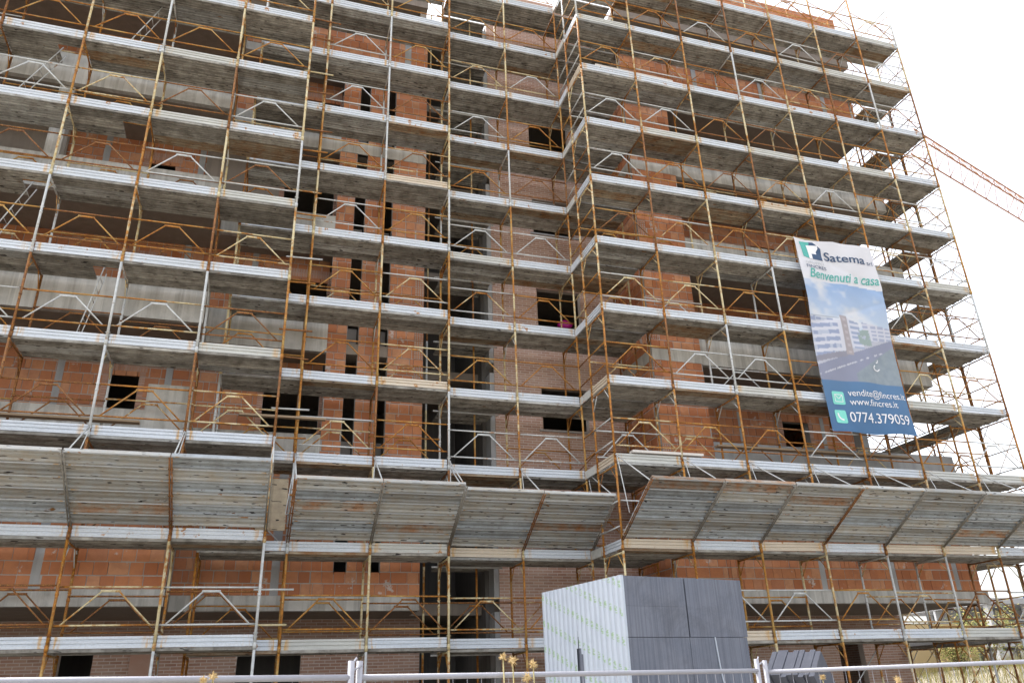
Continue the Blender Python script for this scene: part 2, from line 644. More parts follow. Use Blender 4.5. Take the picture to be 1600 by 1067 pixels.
# ground floor, facing brick, set back under the first-floor beam
wall('ground_floor_wall', XL, 4.07, -0.3, S[0], WG, [(-4.2, -3.5, 0.0, 2.2), (-0.36, 1.13, -0.3, 2.35)], facing=True, seed=1)
wall('ground_floor_wall', 10.6, 19.4, -0.3, S[0], WG, [(16.85, 17.75, -0.3, 2.3)], facing=True, seed=2)
wall('ground_floor_wall', WG + 0.222, 12, -0.3, S[0], 19.18, [], facing=True, seed=3, along='y')
box_part('pilaster', bld, M_FACE, -2.7, -2.25, WG - 0.12, WG - 0.002, -0.3, S[0] - 0.3)
# first floor, clay block flush with the edge beam, concrete tie columns
ties_a = [-12.0, -9.8, -7.6, -4.35, -1.15]
prev = XL
z1a, z1b = S[0] + 0.32, S[1] - 0.004
for k, xt in enumerate(ties_a):
    wall('infill_wall', prev, xt, z1a, z1b, YA, single_to=4.1 if xt > -8 else None, seed=10 + k)
    if xt < -2:
        box_part('tie_column', bld, M_CONC2, xt, xt + 0.17, YA - 0.006, YA + 0.2, z1a, z1b)
    prev = xt + 0.17
    if k == 3:
        break
wall('infill_wall', prev, -1.853, z1a, z1b, YA, single_to=4.1, seed=15)
wall('infill_wall', YA + 0.222, YB, z1a, z1b, -2.07, seed=16, along='y')
wall('infill_wall', -1.85, 0.22, z1a, z1b, YB, single_to=4.1, seed=17)
box_part('tie_column', bld, M_CONC2, 0.22, 0.40, YB - 0.006, YB + 0.2, z1a, z1b)
wall('infill_wall', 0.40, 1.098, z1a, z1b, YB, single_to=4.1, seed=18)
# pier group B
SL1, SL2 = (1.60, 1.90), (2.44, 2.68)
wall('pier_wall', 1.1, 3.63, z1a, z1b, YB, [(SL1[0], SL1[1], 3.72, z1b), (SL2[0], SL2[1], 3.72, z1b)], single_to=4.1, seed=20)
for i in range(1, 5):
    zb, zt = S[i] - (0.0 if i > 1 else 0.0), S[i + 1] - 0.004
    if i == 4:
        zb = S[4] + 0.42
    for q, (a, b) in enumerate(((1.1, SL1[0]), (SL1[1], SL2[0]), (SL2[1], 3.38))):
        wall('pier_wall', a, b, zb, zt, YB, seed=30 + i * 5 + q)
    wall('pier_wall', 3.38, 3.63, zb, zt, YB, seed=34 + i * 5, hollow=0.42)
    for (a, b) in (SL1, SL2):
        box_part('slot_back', bld, M_MORT, a, b, YB + 0.62, YB + 0.7, zb, zb + 1.0)
wall('pier_wall', -1.85, 3.63, S[5] + 0.3, S[5] + 1.75, YB, seed=60)
box_part('edge_beam', bld, M_CONC, -1.85, 3.632, YB - 0.01, YB + 0.2, S[5] - 0.004, S[5] + 0.3)
for xt in (-0.2, 2.9):
    box_part('tie_column', bld, M_CONC2, xt, xt + 0.2, YB - 0.026, YB - 0.0205, S[5] + 0.3, S[5] + 1.75)
box_part('side_wall', bld, M_MORT, 3.41, 3.625, YB + 0.223, 12, z1a, S[6])
wall('pier_wall', -1.85, 3.63, S[6] + 0.3, S[6] + 1.2, YB, seed=61)
# set-back walls behind the left balconies
for i in range(1, 6):
    zb, zt = S[i] + 0.3, S[i + 1]
    wall('balcony_wall', XL, 1.1, zb, zt, WA, [(-4.03, -3.34, zb + 0.9, zb + 2.3), (-0.36, 1.06, zb - 0.01, zb + 2.3), (-8.6, -7.2, zb - 0.01, zb + 2.3)], seed=70 + i)
    if i in (3, 5):
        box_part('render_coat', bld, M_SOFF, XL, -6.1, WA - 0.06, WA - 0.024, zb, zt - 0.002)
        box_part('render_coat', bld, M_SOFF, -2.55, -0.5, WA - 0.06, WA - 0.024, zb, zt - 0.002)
    for xa, xb in ((-4.03, -3.34), (-0.36, 1.06)):
        mb = MB()
        x = xa - 0.16
        while x < xb + 0.16:
            mb.box(x, x + 0.055, WA - 0.024, WA - 0.0215, zb + 2.302, zb + 2.55)
            x += 0.068
        mb.build('soldier_lintel', M_FACE, bld, kind='stuff')
        mb = MB()
        for sx in (xa - 0.14, xb + 0.0):
            z = zb + 0.9
            while z < zb + 2.28:
                mb.box(sx, sx + 0.135, WA - 0.0235, WA - 0.0214, z, z + 0.055)
                z += 0.067
        mb.build('jamb_bricks', M_FACE, bld, kind='stuff')
    for xt in ((-5.2, -2.75) if i % 2 else (-2.75, -1.0)):
        box_part('tie_column', bld, M_CONC2, xt, xt + 0.16, WA - 0.027, WA - 0.0215, zb, zt)
    if i in (3, 5):
        box_part('column', bld, M_CONC, -6.05, -5.7, YA + 0.18, YA + 0.5, S[i] + 0.3, S[i + 1])
wall('infill_wall', XL, -1.85, S[5] + 0.3, S[5] + 1.75, YA, seed=77)
box_part('edge_beam', bld, M_CONC, XL, -1.852, YA - 0.01, YA + 0.2, S[5] - 0.004, S[5] + 0.3)
# stair wall C in facing brick with one window a storey
holes = [(7.12, 8.52, 4.52 + 3.18 * k, 5.78 + 3.18 * k) for k in range(6)]
wall('stair_wall', 5.75, 9.715, -0.3, S[6] + 1.9, YC, holes, facing=True, seed=80)
for h in holes:
    box_part('window_sill', bld, M_CONC2, h[0] - 0.1, h[1] + 0.1, YC - 0.05, YC + 0.2, h[2] - 0.05, h[2] - 0.002)
    box_part('window_frame', bld, M_WOOD, h[0] + 0.002, h[0] + 0.05, YC + 0.1, YC + 0.18, h[2], h[3] - 0.002)
for i in range(7):
    zb = -0.3 if i == 0 else S[i - 1] + 0.3
    box_part('stair_column', bld, M_CONC2, 5.62, 5.745, YC + 0.03, YC + 0.5, zb, S[i])
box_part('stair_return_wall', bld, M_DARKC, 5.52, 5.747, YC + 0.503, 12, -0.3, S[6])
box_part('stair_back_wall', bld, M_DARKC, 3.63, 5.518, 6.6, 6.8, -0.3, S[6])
# pier and walls of block D
for i in range(0, 5):
    zb = z1a if i == 0 else S[i] + (0.36 if i in (2, 4) else 0.0)
    zt = S[i + 1] - 0.004 + (0.024 if i + 1 in (2, 4) else 0)
    wall('corner_pier', 10.0, 11.27, zb, zt, YD, single_to=9.2 if i == 1 else None, seed=90 + i)
    wall('corner_pier', 9.74, 10.0, zb, zt, YD, seed=96 + i, hollow=0.45)
    wall('corner_pier', YD + 0.222, YC, zb, zt, 9.74, seed=102 + i, along='y')
prev = 11.273
for k, xt in enumerate((13.9, 16.15, 18.25)):
    wall('infill_wall', prev, xt, z1a, z1b, YD, single_to=4.1, seed=110 + k)
    box_part('tie_column', bld, M_CONC2, xt, xt + 0.17, YD - 0.006, YD + 0.2, z1a, z1b)
    prev = xt + 0.17
wall('infill_wall', prev, 19.1, z1a, z1b, YD, single_to=4.1, seed=115)
wall('infill_wall', YD + 0.222, 4.4, z1a, z1b, 18.88, seed=116, along='y')
for i in range(1, 6):
    zb, zt = S[i] + 0.3, S[i + 1]
    wall('balcony_wall', 9.96, 17.8, zb, zt, WD, [(11.35, 12.35, zb - 0.01, zb + 2.3), (15.2, 16.15, zb + 0.5, zb + 2.2)], seed=120 + i)
    for xt in (12.45, 14.9, 13.6, 16.6):
        box_part('tie_column', bld, M_CONC2, xt, xt + 0.14, WD - 0.027, WD - 0.0215, zb, zt - 0.5)
    mb = MB()
    for sx in (15.06, 16.15, 12.35):
        z = zb + 0.5
        while z < zb + 2.28:
            mb.box(sx, sx + 0.135, WD - 0.0235, WD - 0.0214, z, z + 0.055)
            z += 0.067
    mb.build('jamb_bricks', M_FACE, bld, kind='stuff')
    wall('gable_wall', WD + 0.222, 9.0, zb, zt, 17.6, seed=130 + i, along='y')
    box_part('column', bld, M_CONC2, 18.95, 19.25, 4.05, 4.38, zb + 0.65, zt)
wall('infill_wall', 9.74, 19.0, S[5] + 0.3, S[5] + 1.75, YD, seed=140)
box_part('edge_beam', bld, M_CONC, 9.74, 19.3, YD - 0.01, YD + 0.2, S[5] - 0.004, S[5] + 0.3)
for xt in (12.4, 15.0, 17.6):
    box_part('tie_column', bld, M_CONC2, xt, xt + 0.17, YD - 0.027, YD - 0.0215, S[5] + 0.3, S[5] + 1.75)
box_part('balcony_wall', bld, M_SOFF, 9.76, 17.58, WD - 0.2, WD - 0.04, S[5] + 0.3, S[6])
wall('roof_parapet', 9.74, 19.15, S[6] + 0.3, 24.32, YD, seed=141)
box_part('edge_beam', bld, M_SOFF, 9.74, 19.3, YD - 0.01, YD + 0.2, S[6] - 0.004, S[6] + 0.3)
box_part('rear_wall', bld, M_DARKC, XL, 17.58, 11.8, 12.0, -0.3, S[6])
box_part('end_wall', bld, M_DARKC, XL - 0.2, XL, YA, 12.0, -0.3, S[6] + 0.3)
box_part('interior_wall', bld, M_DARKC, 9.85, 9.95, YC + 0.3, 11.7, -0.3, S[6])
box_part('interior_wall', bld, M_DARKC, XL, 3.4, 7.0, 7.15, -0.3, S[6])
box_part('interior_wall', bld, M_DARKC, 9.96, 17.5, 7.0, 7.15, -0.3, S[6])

# ------------------------------------------------------------------ scaffolding
TUBE, RAIL = 0.0275, 0.0185
cache = {}


def shape(key, mat, fn, smooth=True):
    k = (key, mat.name)
    if k not in cache:
        mb = MB()
        fn(mb)
        cache[k] = mb.mesh(key[0], mat, smooth)
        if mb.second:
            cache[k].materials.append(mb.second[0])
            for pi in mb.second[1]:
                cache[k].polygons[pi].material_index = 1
    return cache[k]


def f_frame(mb, h=2.0, dp=1.05):
    for y in (0.0, dp):
        mb.tube((0, y, 0.0), (0, y, h - 0.001), TUBE, 8)
        mb.tube((0, y, 0.02), (0, y, 0.13), TUBE * 1.28, 8)
        mb.tube((0, y, 0.98), (0, y, 1.03), TUBE * 1.22, 8)
        mb.tube((-0.05, y, 0.30), (0.05, y, 0.30), 0.008, 5)
        mb.tube((-0.045, y, 1.15), (0.045, y, 1.15), 0.008, 5)
    mb.tube((0, 0, h - 0.035), (0, dp, h - 0.035), 0.021, 7)


def f_cbrace(s):
    def fn(mb):
        y0 = 0.0 if s > 0 else 1.05
        mb.tube((0, y0, 1.60), (0, y0 + s * 0.30, 1.955), 0.013, 6)
        mb.tube((0, y0, 1.88), (0, y0 + s * 0.10, 1.955), 0.016, 6)
    return fn


def f_rails(L):
    def fn(mb):
        mb.tube((0, 0, 1.15), (L, 0, 1.15), RAIL, 6)
        mb.tube((0, 0, 0.47), (L, 0, 0.47), RAIL, 6)
    return fn


def f_trap(L):
    def fn(mb):
        c0 = L / 2
        mb.tube((0.13, 0, 0.47), (c0 - 0.15, 0, 1.07), RAIL * 0.9, 6)
        mb.tube((c0 + 0.15, 0, 1.07), (L - 0.13, 0, 0.47), RAIL * 0.9, 6)
        mb.box(c0 - 0.17, c0 + 0.17, -0.008, 0.008, 1.055, 1.10)
    return fn


def f_plank(L):
    w, h = 0.318, 0.055
    prof = [(0, h), (0, -0.004), (0.030, -0.004), (0.040, 0.030), (0.098, 0.030), (0.108, 0.006), (0.140, 0.006), (0.150, 0.030),
            (0.210, 0.030), (0.220, 0.006), (0.236, 0.006), (0.246, 0.030), (0.278, 0.030), (0.288, -0.004), (w, -0.004), (w, h)]

    def fn(mb):
        mb.extrude_x(prof, 0.012, L - 0.012)
    return fn


def f_fan(L):
    w, h = 0.305, 0.06
    prof = [(0, h), (0, -0.02), (0.035, -0.02), (0.050, 0.030), (0.125, 0.030), (0.138, -0.004), (0.172, -0.004), (0.185, 0.030),
            (0.258, 0.030), (0.270, -0.02), (w, -0.02), (w, h)]

    def fn(mb):
        mb.extrude_x(prof, 0.012, L - 0.012)
        mb.second = (M_LIP, (1,))          # the outer folded lip takes a paler zinc than the rest
    return fn


def f_toe(L, h=0.205):
    prof = [(0.035, 0), (0, 0), (0, 0.055), (0.022, 0.064), (0.022, 0.080), (0, 0.089), (0, 0.128), (0.022, 0.137), (0.022, 0.153),
            (0, 0.162), (0, h), (0.035, h)]

    def fn(mb):
        mb.extrude_x(prof, 0.035, L - 0.035)
    return fn


def pick(wts, r):
    return r.choices(TUBES, wts)[0]


FR_W = (13, 34, 37, 16)
GR_W = (20, 22, 36, 22)
no_hatch = {}


def key_l(L):
    return round(L, 2)


def scaffold(name, label, poles, loc, rz, top, seed, guard_bays=None, inner=0.5, toe_bays=None, fan_bays=(), hatch=(), end_guards=(), tail=0.0, first=1, inner_from=1):
    root = thing(name, label, 'scaffold', loc, rz)
    r = random.Random(seed)
    n = len(poles)
    for k in range(0, top + 1):
        for i, x in enumerate(poles):
            mt = pick(FR_W, r)
            if k == top:
                if not tail:
                    continue
                f = link('frame', shape(('frame', 'tail', tail), mt, lambda mb: f_frame(mb, tail)), root, (x, 0, 2.0 * k))
                continue
            f = link('frame', shape(('frame',), mt, f_frame), root, (x, 0, 2.0 * k))
            mb_ = pick(FR_W, r)
            link('corner_brace', shape(('corner_brace', 1), mb_, f_cbrace(1)), f)
            link('corner_brace', shape(('corner_brace', -1), mb_, f_cbrace(-1)), f)
    for k in range(first, top + 1):
        z = 2.0 * k
        for i in range(n - 1):
            L = poles[i + 1] - poles[i]
            hole = (k, i) in hatch
            for j in range(3):
                if hole and j > 0:
                    link('deck_plank', shape(('deck_plank', key_l(L), 'short'), M_DECK, f_plank(L * 0.64), False), root, (poles[i], 0.03 + j * 0.333, z + r.uniform(0, 0.004)))
                else:
                    link('deck_plank', shape(('deck_plank', key_l(L)), r.choices((M_DECK, M_DECKR, M_DECKG), (70, 12, 18))[0], f_plank(L), False), root, (poles[i], 0.032 + j * 0.335, z + r.uniform(0, 0.010)), (0, r.gauss(0, 0.002), 0))
            if toe_bays is None or i in toe_bays:
                mt = r.choices((M_TOE, M_TOEG, M_TOEW), (78, 19, 3) if k > 2 else (62, 16, 22))[0]
                o = link('toeboard', shape(('toeboard', key_l(L)), mt, f_toe(L), False), root, (poles[i], 0.028, z + 0.066 + r.uniform(-0.006, 0.006)))
                o.rotation_euler = (r.gauss(0, 0.035), r.gauss(0, 0.004), r.gauss(0, 0.003))
            if guard_bays is None or i in guard_bays:
                mt = pick(GR_W, r)
                gy = r.gauss(0, 0.004)
                gd = link('guardrail', shape(('guardrail', key_l(L)), mt, f_rails(L)), root, (poles[i], 0.045, z + r.gauss(0, 0.01)), (0, gy, 0))
                link('trapezoid_brace', shape(('trapezoid_brace', key_l(L)), mt if r.random() < 0.75 else pick(GR_W, r), f_trap(L)), gd)
            if k >= inner_from and r.random() < inner:
                mt = pick(GR_W, r)
                gd = link('guardrail', shape(('guardrail', key_l(L)), mt, f_rails(L)), root, (poles[i], 1.01, z + r.gauss(-0.05, 0.05)), (0, r.gauss(0, 0.006), 0))
                link('trapezoid_brace', shape(('trapezoid_brace', key_l(L)), mt, f_trap(L)), gd)
        for (x, sgn) in end_guards:
            mt = pick(GR_W, r)
            mb = shape(('end_guard', 1), mt, lambda q: (q.tube((0, 0, 1.12), (0, 1.05, 1.12), RAIL, 6), q.tube((0, 0, 0.55), (0, 1.05, 0.55), RAIL, 6)))
            link('end_guard', mb, root, (x + sgn * 0.02, 0, z))
            mt = M_TOE if r.random() < 0.7 else M_TOEW
            o = link('end_toeboard', shape(('end_toeboard', 1), mt, f_toe(1.05), False), root, (x - sgn * 0.002, 0.0, z + 0.066), (0, 0, math.pi / 2))
            if sgn < 0:
                o.location = (x, 1.05, z + 0.066)
                o.rotation_euler = (0, 0, -math.pi / 2)
    # fan of inclined planks over the second deck
    if fan_bays:
        z = 2.0 * 2
        oy, oz = 1.65, 0.93
        ang = math.atan2(oz, oy)
        used = set()
        for i in fan_bays:
            L = poles[i + 1] - poles[i]
            for j in range(6):
                d = 0.0 + j * 0.322
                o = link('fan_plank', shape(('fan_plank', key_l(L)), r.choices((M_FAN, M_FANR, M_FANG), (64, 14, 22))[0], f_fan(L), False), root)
                o.location = (poles[i] + r.uniform(-0.006, 0.006), -0.03 - d * math.cos(ang), z + 0.30 + d * math.sin(ang) + r.uniform(-0.006, 0.006))
                o.rotation_euler = (math.pi - ang, 0, 0)
                o.rotation_euler = (-ang, 0, 0)
                o.location = Vector(o.location) + Vector((0, -0.325 * math.cos(ang), 0.325 * math.sin(ang)))
                o.rotation_euler = (-ang + r.gauss(0, 0.012), 0, 0)
            used |= {i, i + 1}
        for i in sorted(used):
            x = poles[i]
            mb = MB()
            for dx in (-0.022, 0.022):
                mb.tube((x + dx, -0.02, z + 0.235), (x + dx, -oy - 0.06, z + 0.235 + oz * 1.04), 0.014, 6)
            for q in range(5):
                kx = 0.12 + q * 0.19
                mb.tube((x - 0.05, -oy * kx, z + 0.235 + oz * kx), (x + 0.05, -oy * kx, z + 0.235 + oz * kx), 0.013, 5)
            mb.build('fan_bracket', M_DRUST if r.random() < 0.2 else M_FANB, root, True)
            mb = MB()
            mb.tube((x, -0.03, z + 2.22), (x + 0.02, -oy * 0.98, z + 0.27 + oz), 0.015, 6)
            mb.tube((x + 0.03, -0.03, z + 2.22), (x - 0.12, -oy * 0.45, z + 0.27 + oz * 0.46), 0.011, 6)
            mb.build('fan_tie', M_GALV, root, True)
    return root


M_FANB = steel('bracket_steel', (0.30, 0.28, 0.24), (0.22, 0.20, 0.17), 0.62, 0.72)

A_P = [-10.68, -8.90, -7.12, -5.33, -3.56, -1.78, 0.0]
scA = scaffold('facade_scaffold', 'rusty tube scaffold in front of the grey balconies at far left', A_P, (0, 0, 0), 0, 9, 11, inner=0.85,
               fan_bays=(2, 3, 4, 5), hatch={(8, 2), (6, 2), (7, 3), (5, 3), (4, 2), (3, 2)}, tail=1.4)
B_P = [-1.31, 0.49, 2.27, 4.06]
scB = scaffold('facade_scaffold', 'scaffold in front of the three orange brick piers left of the dark void', B_P, (0, 1.10, -0.03), 0, 11, 12,
               guard_bays=(1, 2), inner=0.75, fan_bays=(1, 2))
C_P = [4.13, 5.96, 7.74, 9.50]
scC = scaffold('facade_scaffold', 'scaffold in the recess before the pink facing brick stair wall', C_P, (0, 1.44, -0.05), 0, 11, 13,
               guard_bays=(0, 1), toe_bays=(0, 1), inner=0.65, fan_bays=(0, 1))
D_P = [7.73, 9.51, 11.33, 13.14, 14.95, 16.77, 18.57, 20.35]
scD = scaffold('facade_scaffold', 'scaffold carrying the sales banner on the projecting right-hand block', D_P, (0, -0.38, -0.08), 0, 11, 14, inner=0.75,
               fan_bays=(0, 1, 2, 3, 4, 5, 6), end_guards=((7.73, -1), (20.35, 1)), tail=1.95)
E_P = [0.0, 1.8, 3.6, 5.4, 7.2]
scE = scaffold('facade_scaffold', 'scaffold running back along the right-hand side wall against white sky', E_P, (20.37, 0.74, -0.08), math.pi / 2, 10, 15, inner=0.5,
               toe_bays=(0, 1, 2, 3))

# details of the sections
r = random.Random(3)
for k in range(1, 12):                      # short ties between the left scaffold and the piers
    for dz in (0.55, 1.25):
        mb = MB()
        mb.tube((-0.12, -0.05, 2 * k + dz), (0.49 + r.uniform(0.05, 0.3), -0.05, 2 * k + dz + r.uniform(-0.03, 0.03)), 0.022, 7)
        mb.build('tie_tube', pick(GR_W, r), scB, True)
    mb = MB()
    for q in range(2):                      # filler planks in the corner, and the inner decks of the void
        o = link('deck_plank', shape(('deck_plank', 1.76), M_DECK, f_plank(1.76), False), scC, (7.745, -0.70 + q * 0.333, 2.0 * k + 0.002))
    for q in range(3):
        o = link('deck_plank', shape(('deck_plank', 1.5), M_DECK, f_plank(1.5), False), scC, (4.14, 1.10 + q * 0.333, 2.0 * k + 0.006 * q))
    o = link('end_toeboard', shape(('end_toeboard', 2), M_TOE if r.random() < 0.5 else M_TOEG, f_toe(0.78), False), scC, (7.735, -0.76, 2 * k + 0.03), (0, 0, math.pi / 2))
    mb = MB()
    for dz in (0.55, 1.12):
        mb.tube((7.73, -0.8, 2 * k + dz), (7.75, 0.02, 2 * k + dz), RAIL, 6)
    mb.build('end_guard', pick(GR_W, r), scC, True)
    mb = MB()
    mb.tube((3.95, 1.07, 2 * k - 0.02), (5.75, 1.07, 2 * k - 0.02), 0.022, 6)
    mb.build('ledger', M_GALV, scC, True)
# inner posts in the void and a white inner rail in the link bay
for x in (3.78, 5.1):
    for k in range(0, 11):
        mb = MB()
        mb.tube((x, 1.15, 2 * k), (x, 1.15, 2 * k + 2), TUBE, 7)
        mb.build('inner_post', pick(FR_W, r), scC, True)
for k in (2, 4, 5, 7, 9):
    for xx in (-1.25, -0.35):
        pass
for k in (6, 8):
    mb = MB()
    for xx in (-1.0, -0.15):
        mb.tube((xx, 0.15, 2 * k + 0.06), (xx, 0.15, 2 * k + 1.06), 0.02, 7)
    for dz in (0.5, 1.0):
        mb.tube((-1.2, 0.15, 2 * k + dz), (0.0, 0.15, 2 * k + dz), 0.016, 7)
    mb.build('inner_rail', M_GALV, scB, True)
# upright boards that close the gap in the fan
for q in range(2):
    o = link('infill_plank', shape(('infill_plank', 1), mat_deck('tan_board', (0.50, 0.41, 0.28), (0.38, 0.30, 0.20), (0.30, 0.24, 0.17)) if q == 0 else bpy.data.materials['tan_board'], f_plank(1.15), False), scB, (0.03 + q * 0.22, -0.04, 4.45), (0, -math.pi / 2, math.pi / 2))
    o.rotation_euler = (math.pi / 2, -math.pi / 2, 0)
    o.location = (0.10 + q * 0.3, -0.1, 4.45)
# X bracing on the open right-hand end and the side scaffold
for k in range(0, 11):
    mb = MB()
    mb.tube((20.37, 0.0, 2 * k + 0.6), (20.37, 1.05, 2 * k + 1.9), 0.011, 5)
    mb.tube((20.37, 0.0, 2 * k + 1.5), (20.37, 1.05, 2 * k + 0.3), 0.011, 5)
    mb.build('end_brace', pick(GR_W, r), scD, True)
    for q in (0, 2):
        for yy, za, zb in ((0.03, 0.1, 1.9), (1.02, 1.9, 0.1)):
            mb = MB()
            mb.tube((E_P[q], yy, 2 * k + za), (E_P[q + 1], yy, 2 * k + zb), 0.013, 5)
            mb.build('cross_brace', pick(GR_W, r), scE, True)
for i, x in enumerate(D_P[:-1]):            # ground-lift bracing on the right
    mb = MB()
    mb.tube((x, 1.05, 0.1), (D_P[i + 1], 1.05, 1.85), 0.014, 5)
    mb.build('cross_brace', pick(GR_W, r), scD, True)
for i, x in enumerate(D_P[4:-1]):           # bracing above the top deck
    mb = MB()
    mb.tube((x, 1.05, 22.3), (x + 1.8, 0.0, 23.6), 0.012, 5)
    mb.tube((x, 0.0, 23.3), (x + 1.8, 0.0, 22.6), 0.012, 5)
    mb.build('cross_brace', M_RUST, scD, True)

# access ladders leaning between decks of the left scaffold
lad_spots = [(-6.9, 14.06, 1.0, 'upper hatch at the top left corner'), (-4.35, 8.06, 0.35, 'fourth deck beside the grey parapet'),
             (-6.6, 10.06, 0.8, 'fifth deck at the left edge'), (-4.75, 16.06, 0.9, 'eighth deck near the top edge')]
for x, z, dx, where in lad_spots:
    mb = MB()
    t0 = thing('ladder', 'thin steel access ladder standing on the ' + where, 'ladder', (x, 0.72, z), 0, 'scaffold ladders')
    for s_ in (-0.16, 0.16):
        mb = MB()
        mb.tube((0, s_, 0), (dx, s_, 2.05), 0.014, 6)
        mb.build('stile', M_GALV, t0, True)
    for q in range(1, 8):
        mb = MB()
        mb.tube((dx * q / 8, -0.16, 2.05 * q / 8), (dx * q / 8, 0.16, 2.05 * q / 8), 0.009, 5)
        mb.build('rung', M_GALV, t0, True)

# loose boards lying on decks
mb = MB()
mb.box(-1.3, 1.3, -0.02, 0.02, 0, 0.34)
o = mb.build('formwork_board', M_BOARD)
o.location = (9.55, -0.22, 17.99)
o.rotation_euler = (0.12, 0.012, 0)
tag(o, 'pale formwork board standing on edge high on the right scaffold', 'board')
for (x, y, z, L, w, lb) in ((-4.3, 0.9, 6.62, 3.0, 0.2, 'long plank laid across tubes before the lowest left balcony'),
                            (14.2, 0.55, 6.78, 6.2, 0.2, 'long plank laid across tubes before the grey right parapet'),
                            (0.15, 0.9, 6.95, 1.9, 0.12, 'grey plank across the dark opening left of the brick piers')):
    mb = MB()
    mb.box(-L / 2, L / 2, -w / 2, w / 2, 0, 0.045)
    o = mb.build('scaffold_board', M_WOOD)
    o.location = (x, y, z)
    tag(o, lb, 'plank')
mb = MB()
mb.box(-0.95, 0.95, -0.1, 0.1, 0, 0.06)
o = mb.build('scaffold_board', M_BOARD)
o.location = (9.15, -0.30, 6.22)
tag(o, 'pale plank lying on the deck toeboard above the right fan', 'plank')
# magenta bag in the stair window
mb = MB()
for i in range(7):
    for j in range(10):
        th, ph = math.pi * i / 6, 2 * math.pi * j / 10
        rr = 1 + 0.12 * math.sin(3 * ph + i)
        mb.v.append((0.24 * rr * math.sin(th) * math.cos(ph), 0.15 * rr * math.sin(th) * math.sin(ph), 0.15 + 0.15 * math.cos(th)))
for i in range(6):
    for j in range(10):
        mb.f.append((i * 10 + j, i * 10 + (j + 1) % 10, (i + 1) * 10 + (j + 1) % 10, (i + 1) * 10 + j))
t = NT('magenta_plastic')
o = mb.build('plastic_bag', t.done((0.45, 0.01, 0.22), 0.4, 0.5), smooth=True)
o.location = (8.0, YC + 0.09, 10.885)
tag(o, 'magenta plastic bag on the sill of a stair window', 'bag')

# ------------------------------------------------------------------ banner
BX, BZ, BW, BH, BY = 14.0, 7.08, 2.69, 5.92, -0.50


def ban_y(s, t_):
    return BY + 0.040 * math.sin(2.3 * s + 1.1 * t_) + 0.022 * math.sin(5.1 * s - 2.3 * t_ + 1) + 0.003 * math.sin(9 * s + 6.5 * t_ + 2 * math.sin(3 * t_)) + 0.02 * math.exp(-((s * 0.6 + t_ - 5.9) / 0.12) ** 2) + 0.015 * math.exp(-((s * 0.35 - t_ + 3.1) / 0.09) ** 2) - 0.05 * max(0, (s - 1.9)) * max(0, 1.3 - t_) + 0.03 * math.sin(0.9 * t_)


def lerp(a, b, k):
    return tuple(a[i] + (b[i] - a[i]) * k for i in range(3))


def vnoise(x, y):
    def hsh(i, j):
        q = math.sin(i * 127.1 + j * 311.7) * 43758.5453
        return q - math.floor(q)
    i, j = math.floor(x), math.floor(y)
    fx, fy = x - i, y - j
    fx, fy = fx * fx * (3 - 2 * fx), fy * fy * (3 - 2 * fy)
    return (hsh(i, j) * (1 - fx) + hsh(i + 1, j) * fx) * (1 - fy) + (hsh(i, j + 1) * (1 - fx) + hsh(i + 1, j + 1) * fx) * fy


def fbm(x, y):
    return vnoise(x, y) * 0.5 + vnoise(x * 2.1, y * 2.1) * 0.3 + vnoise(x * 4.3, y * 4.3) * 0.2


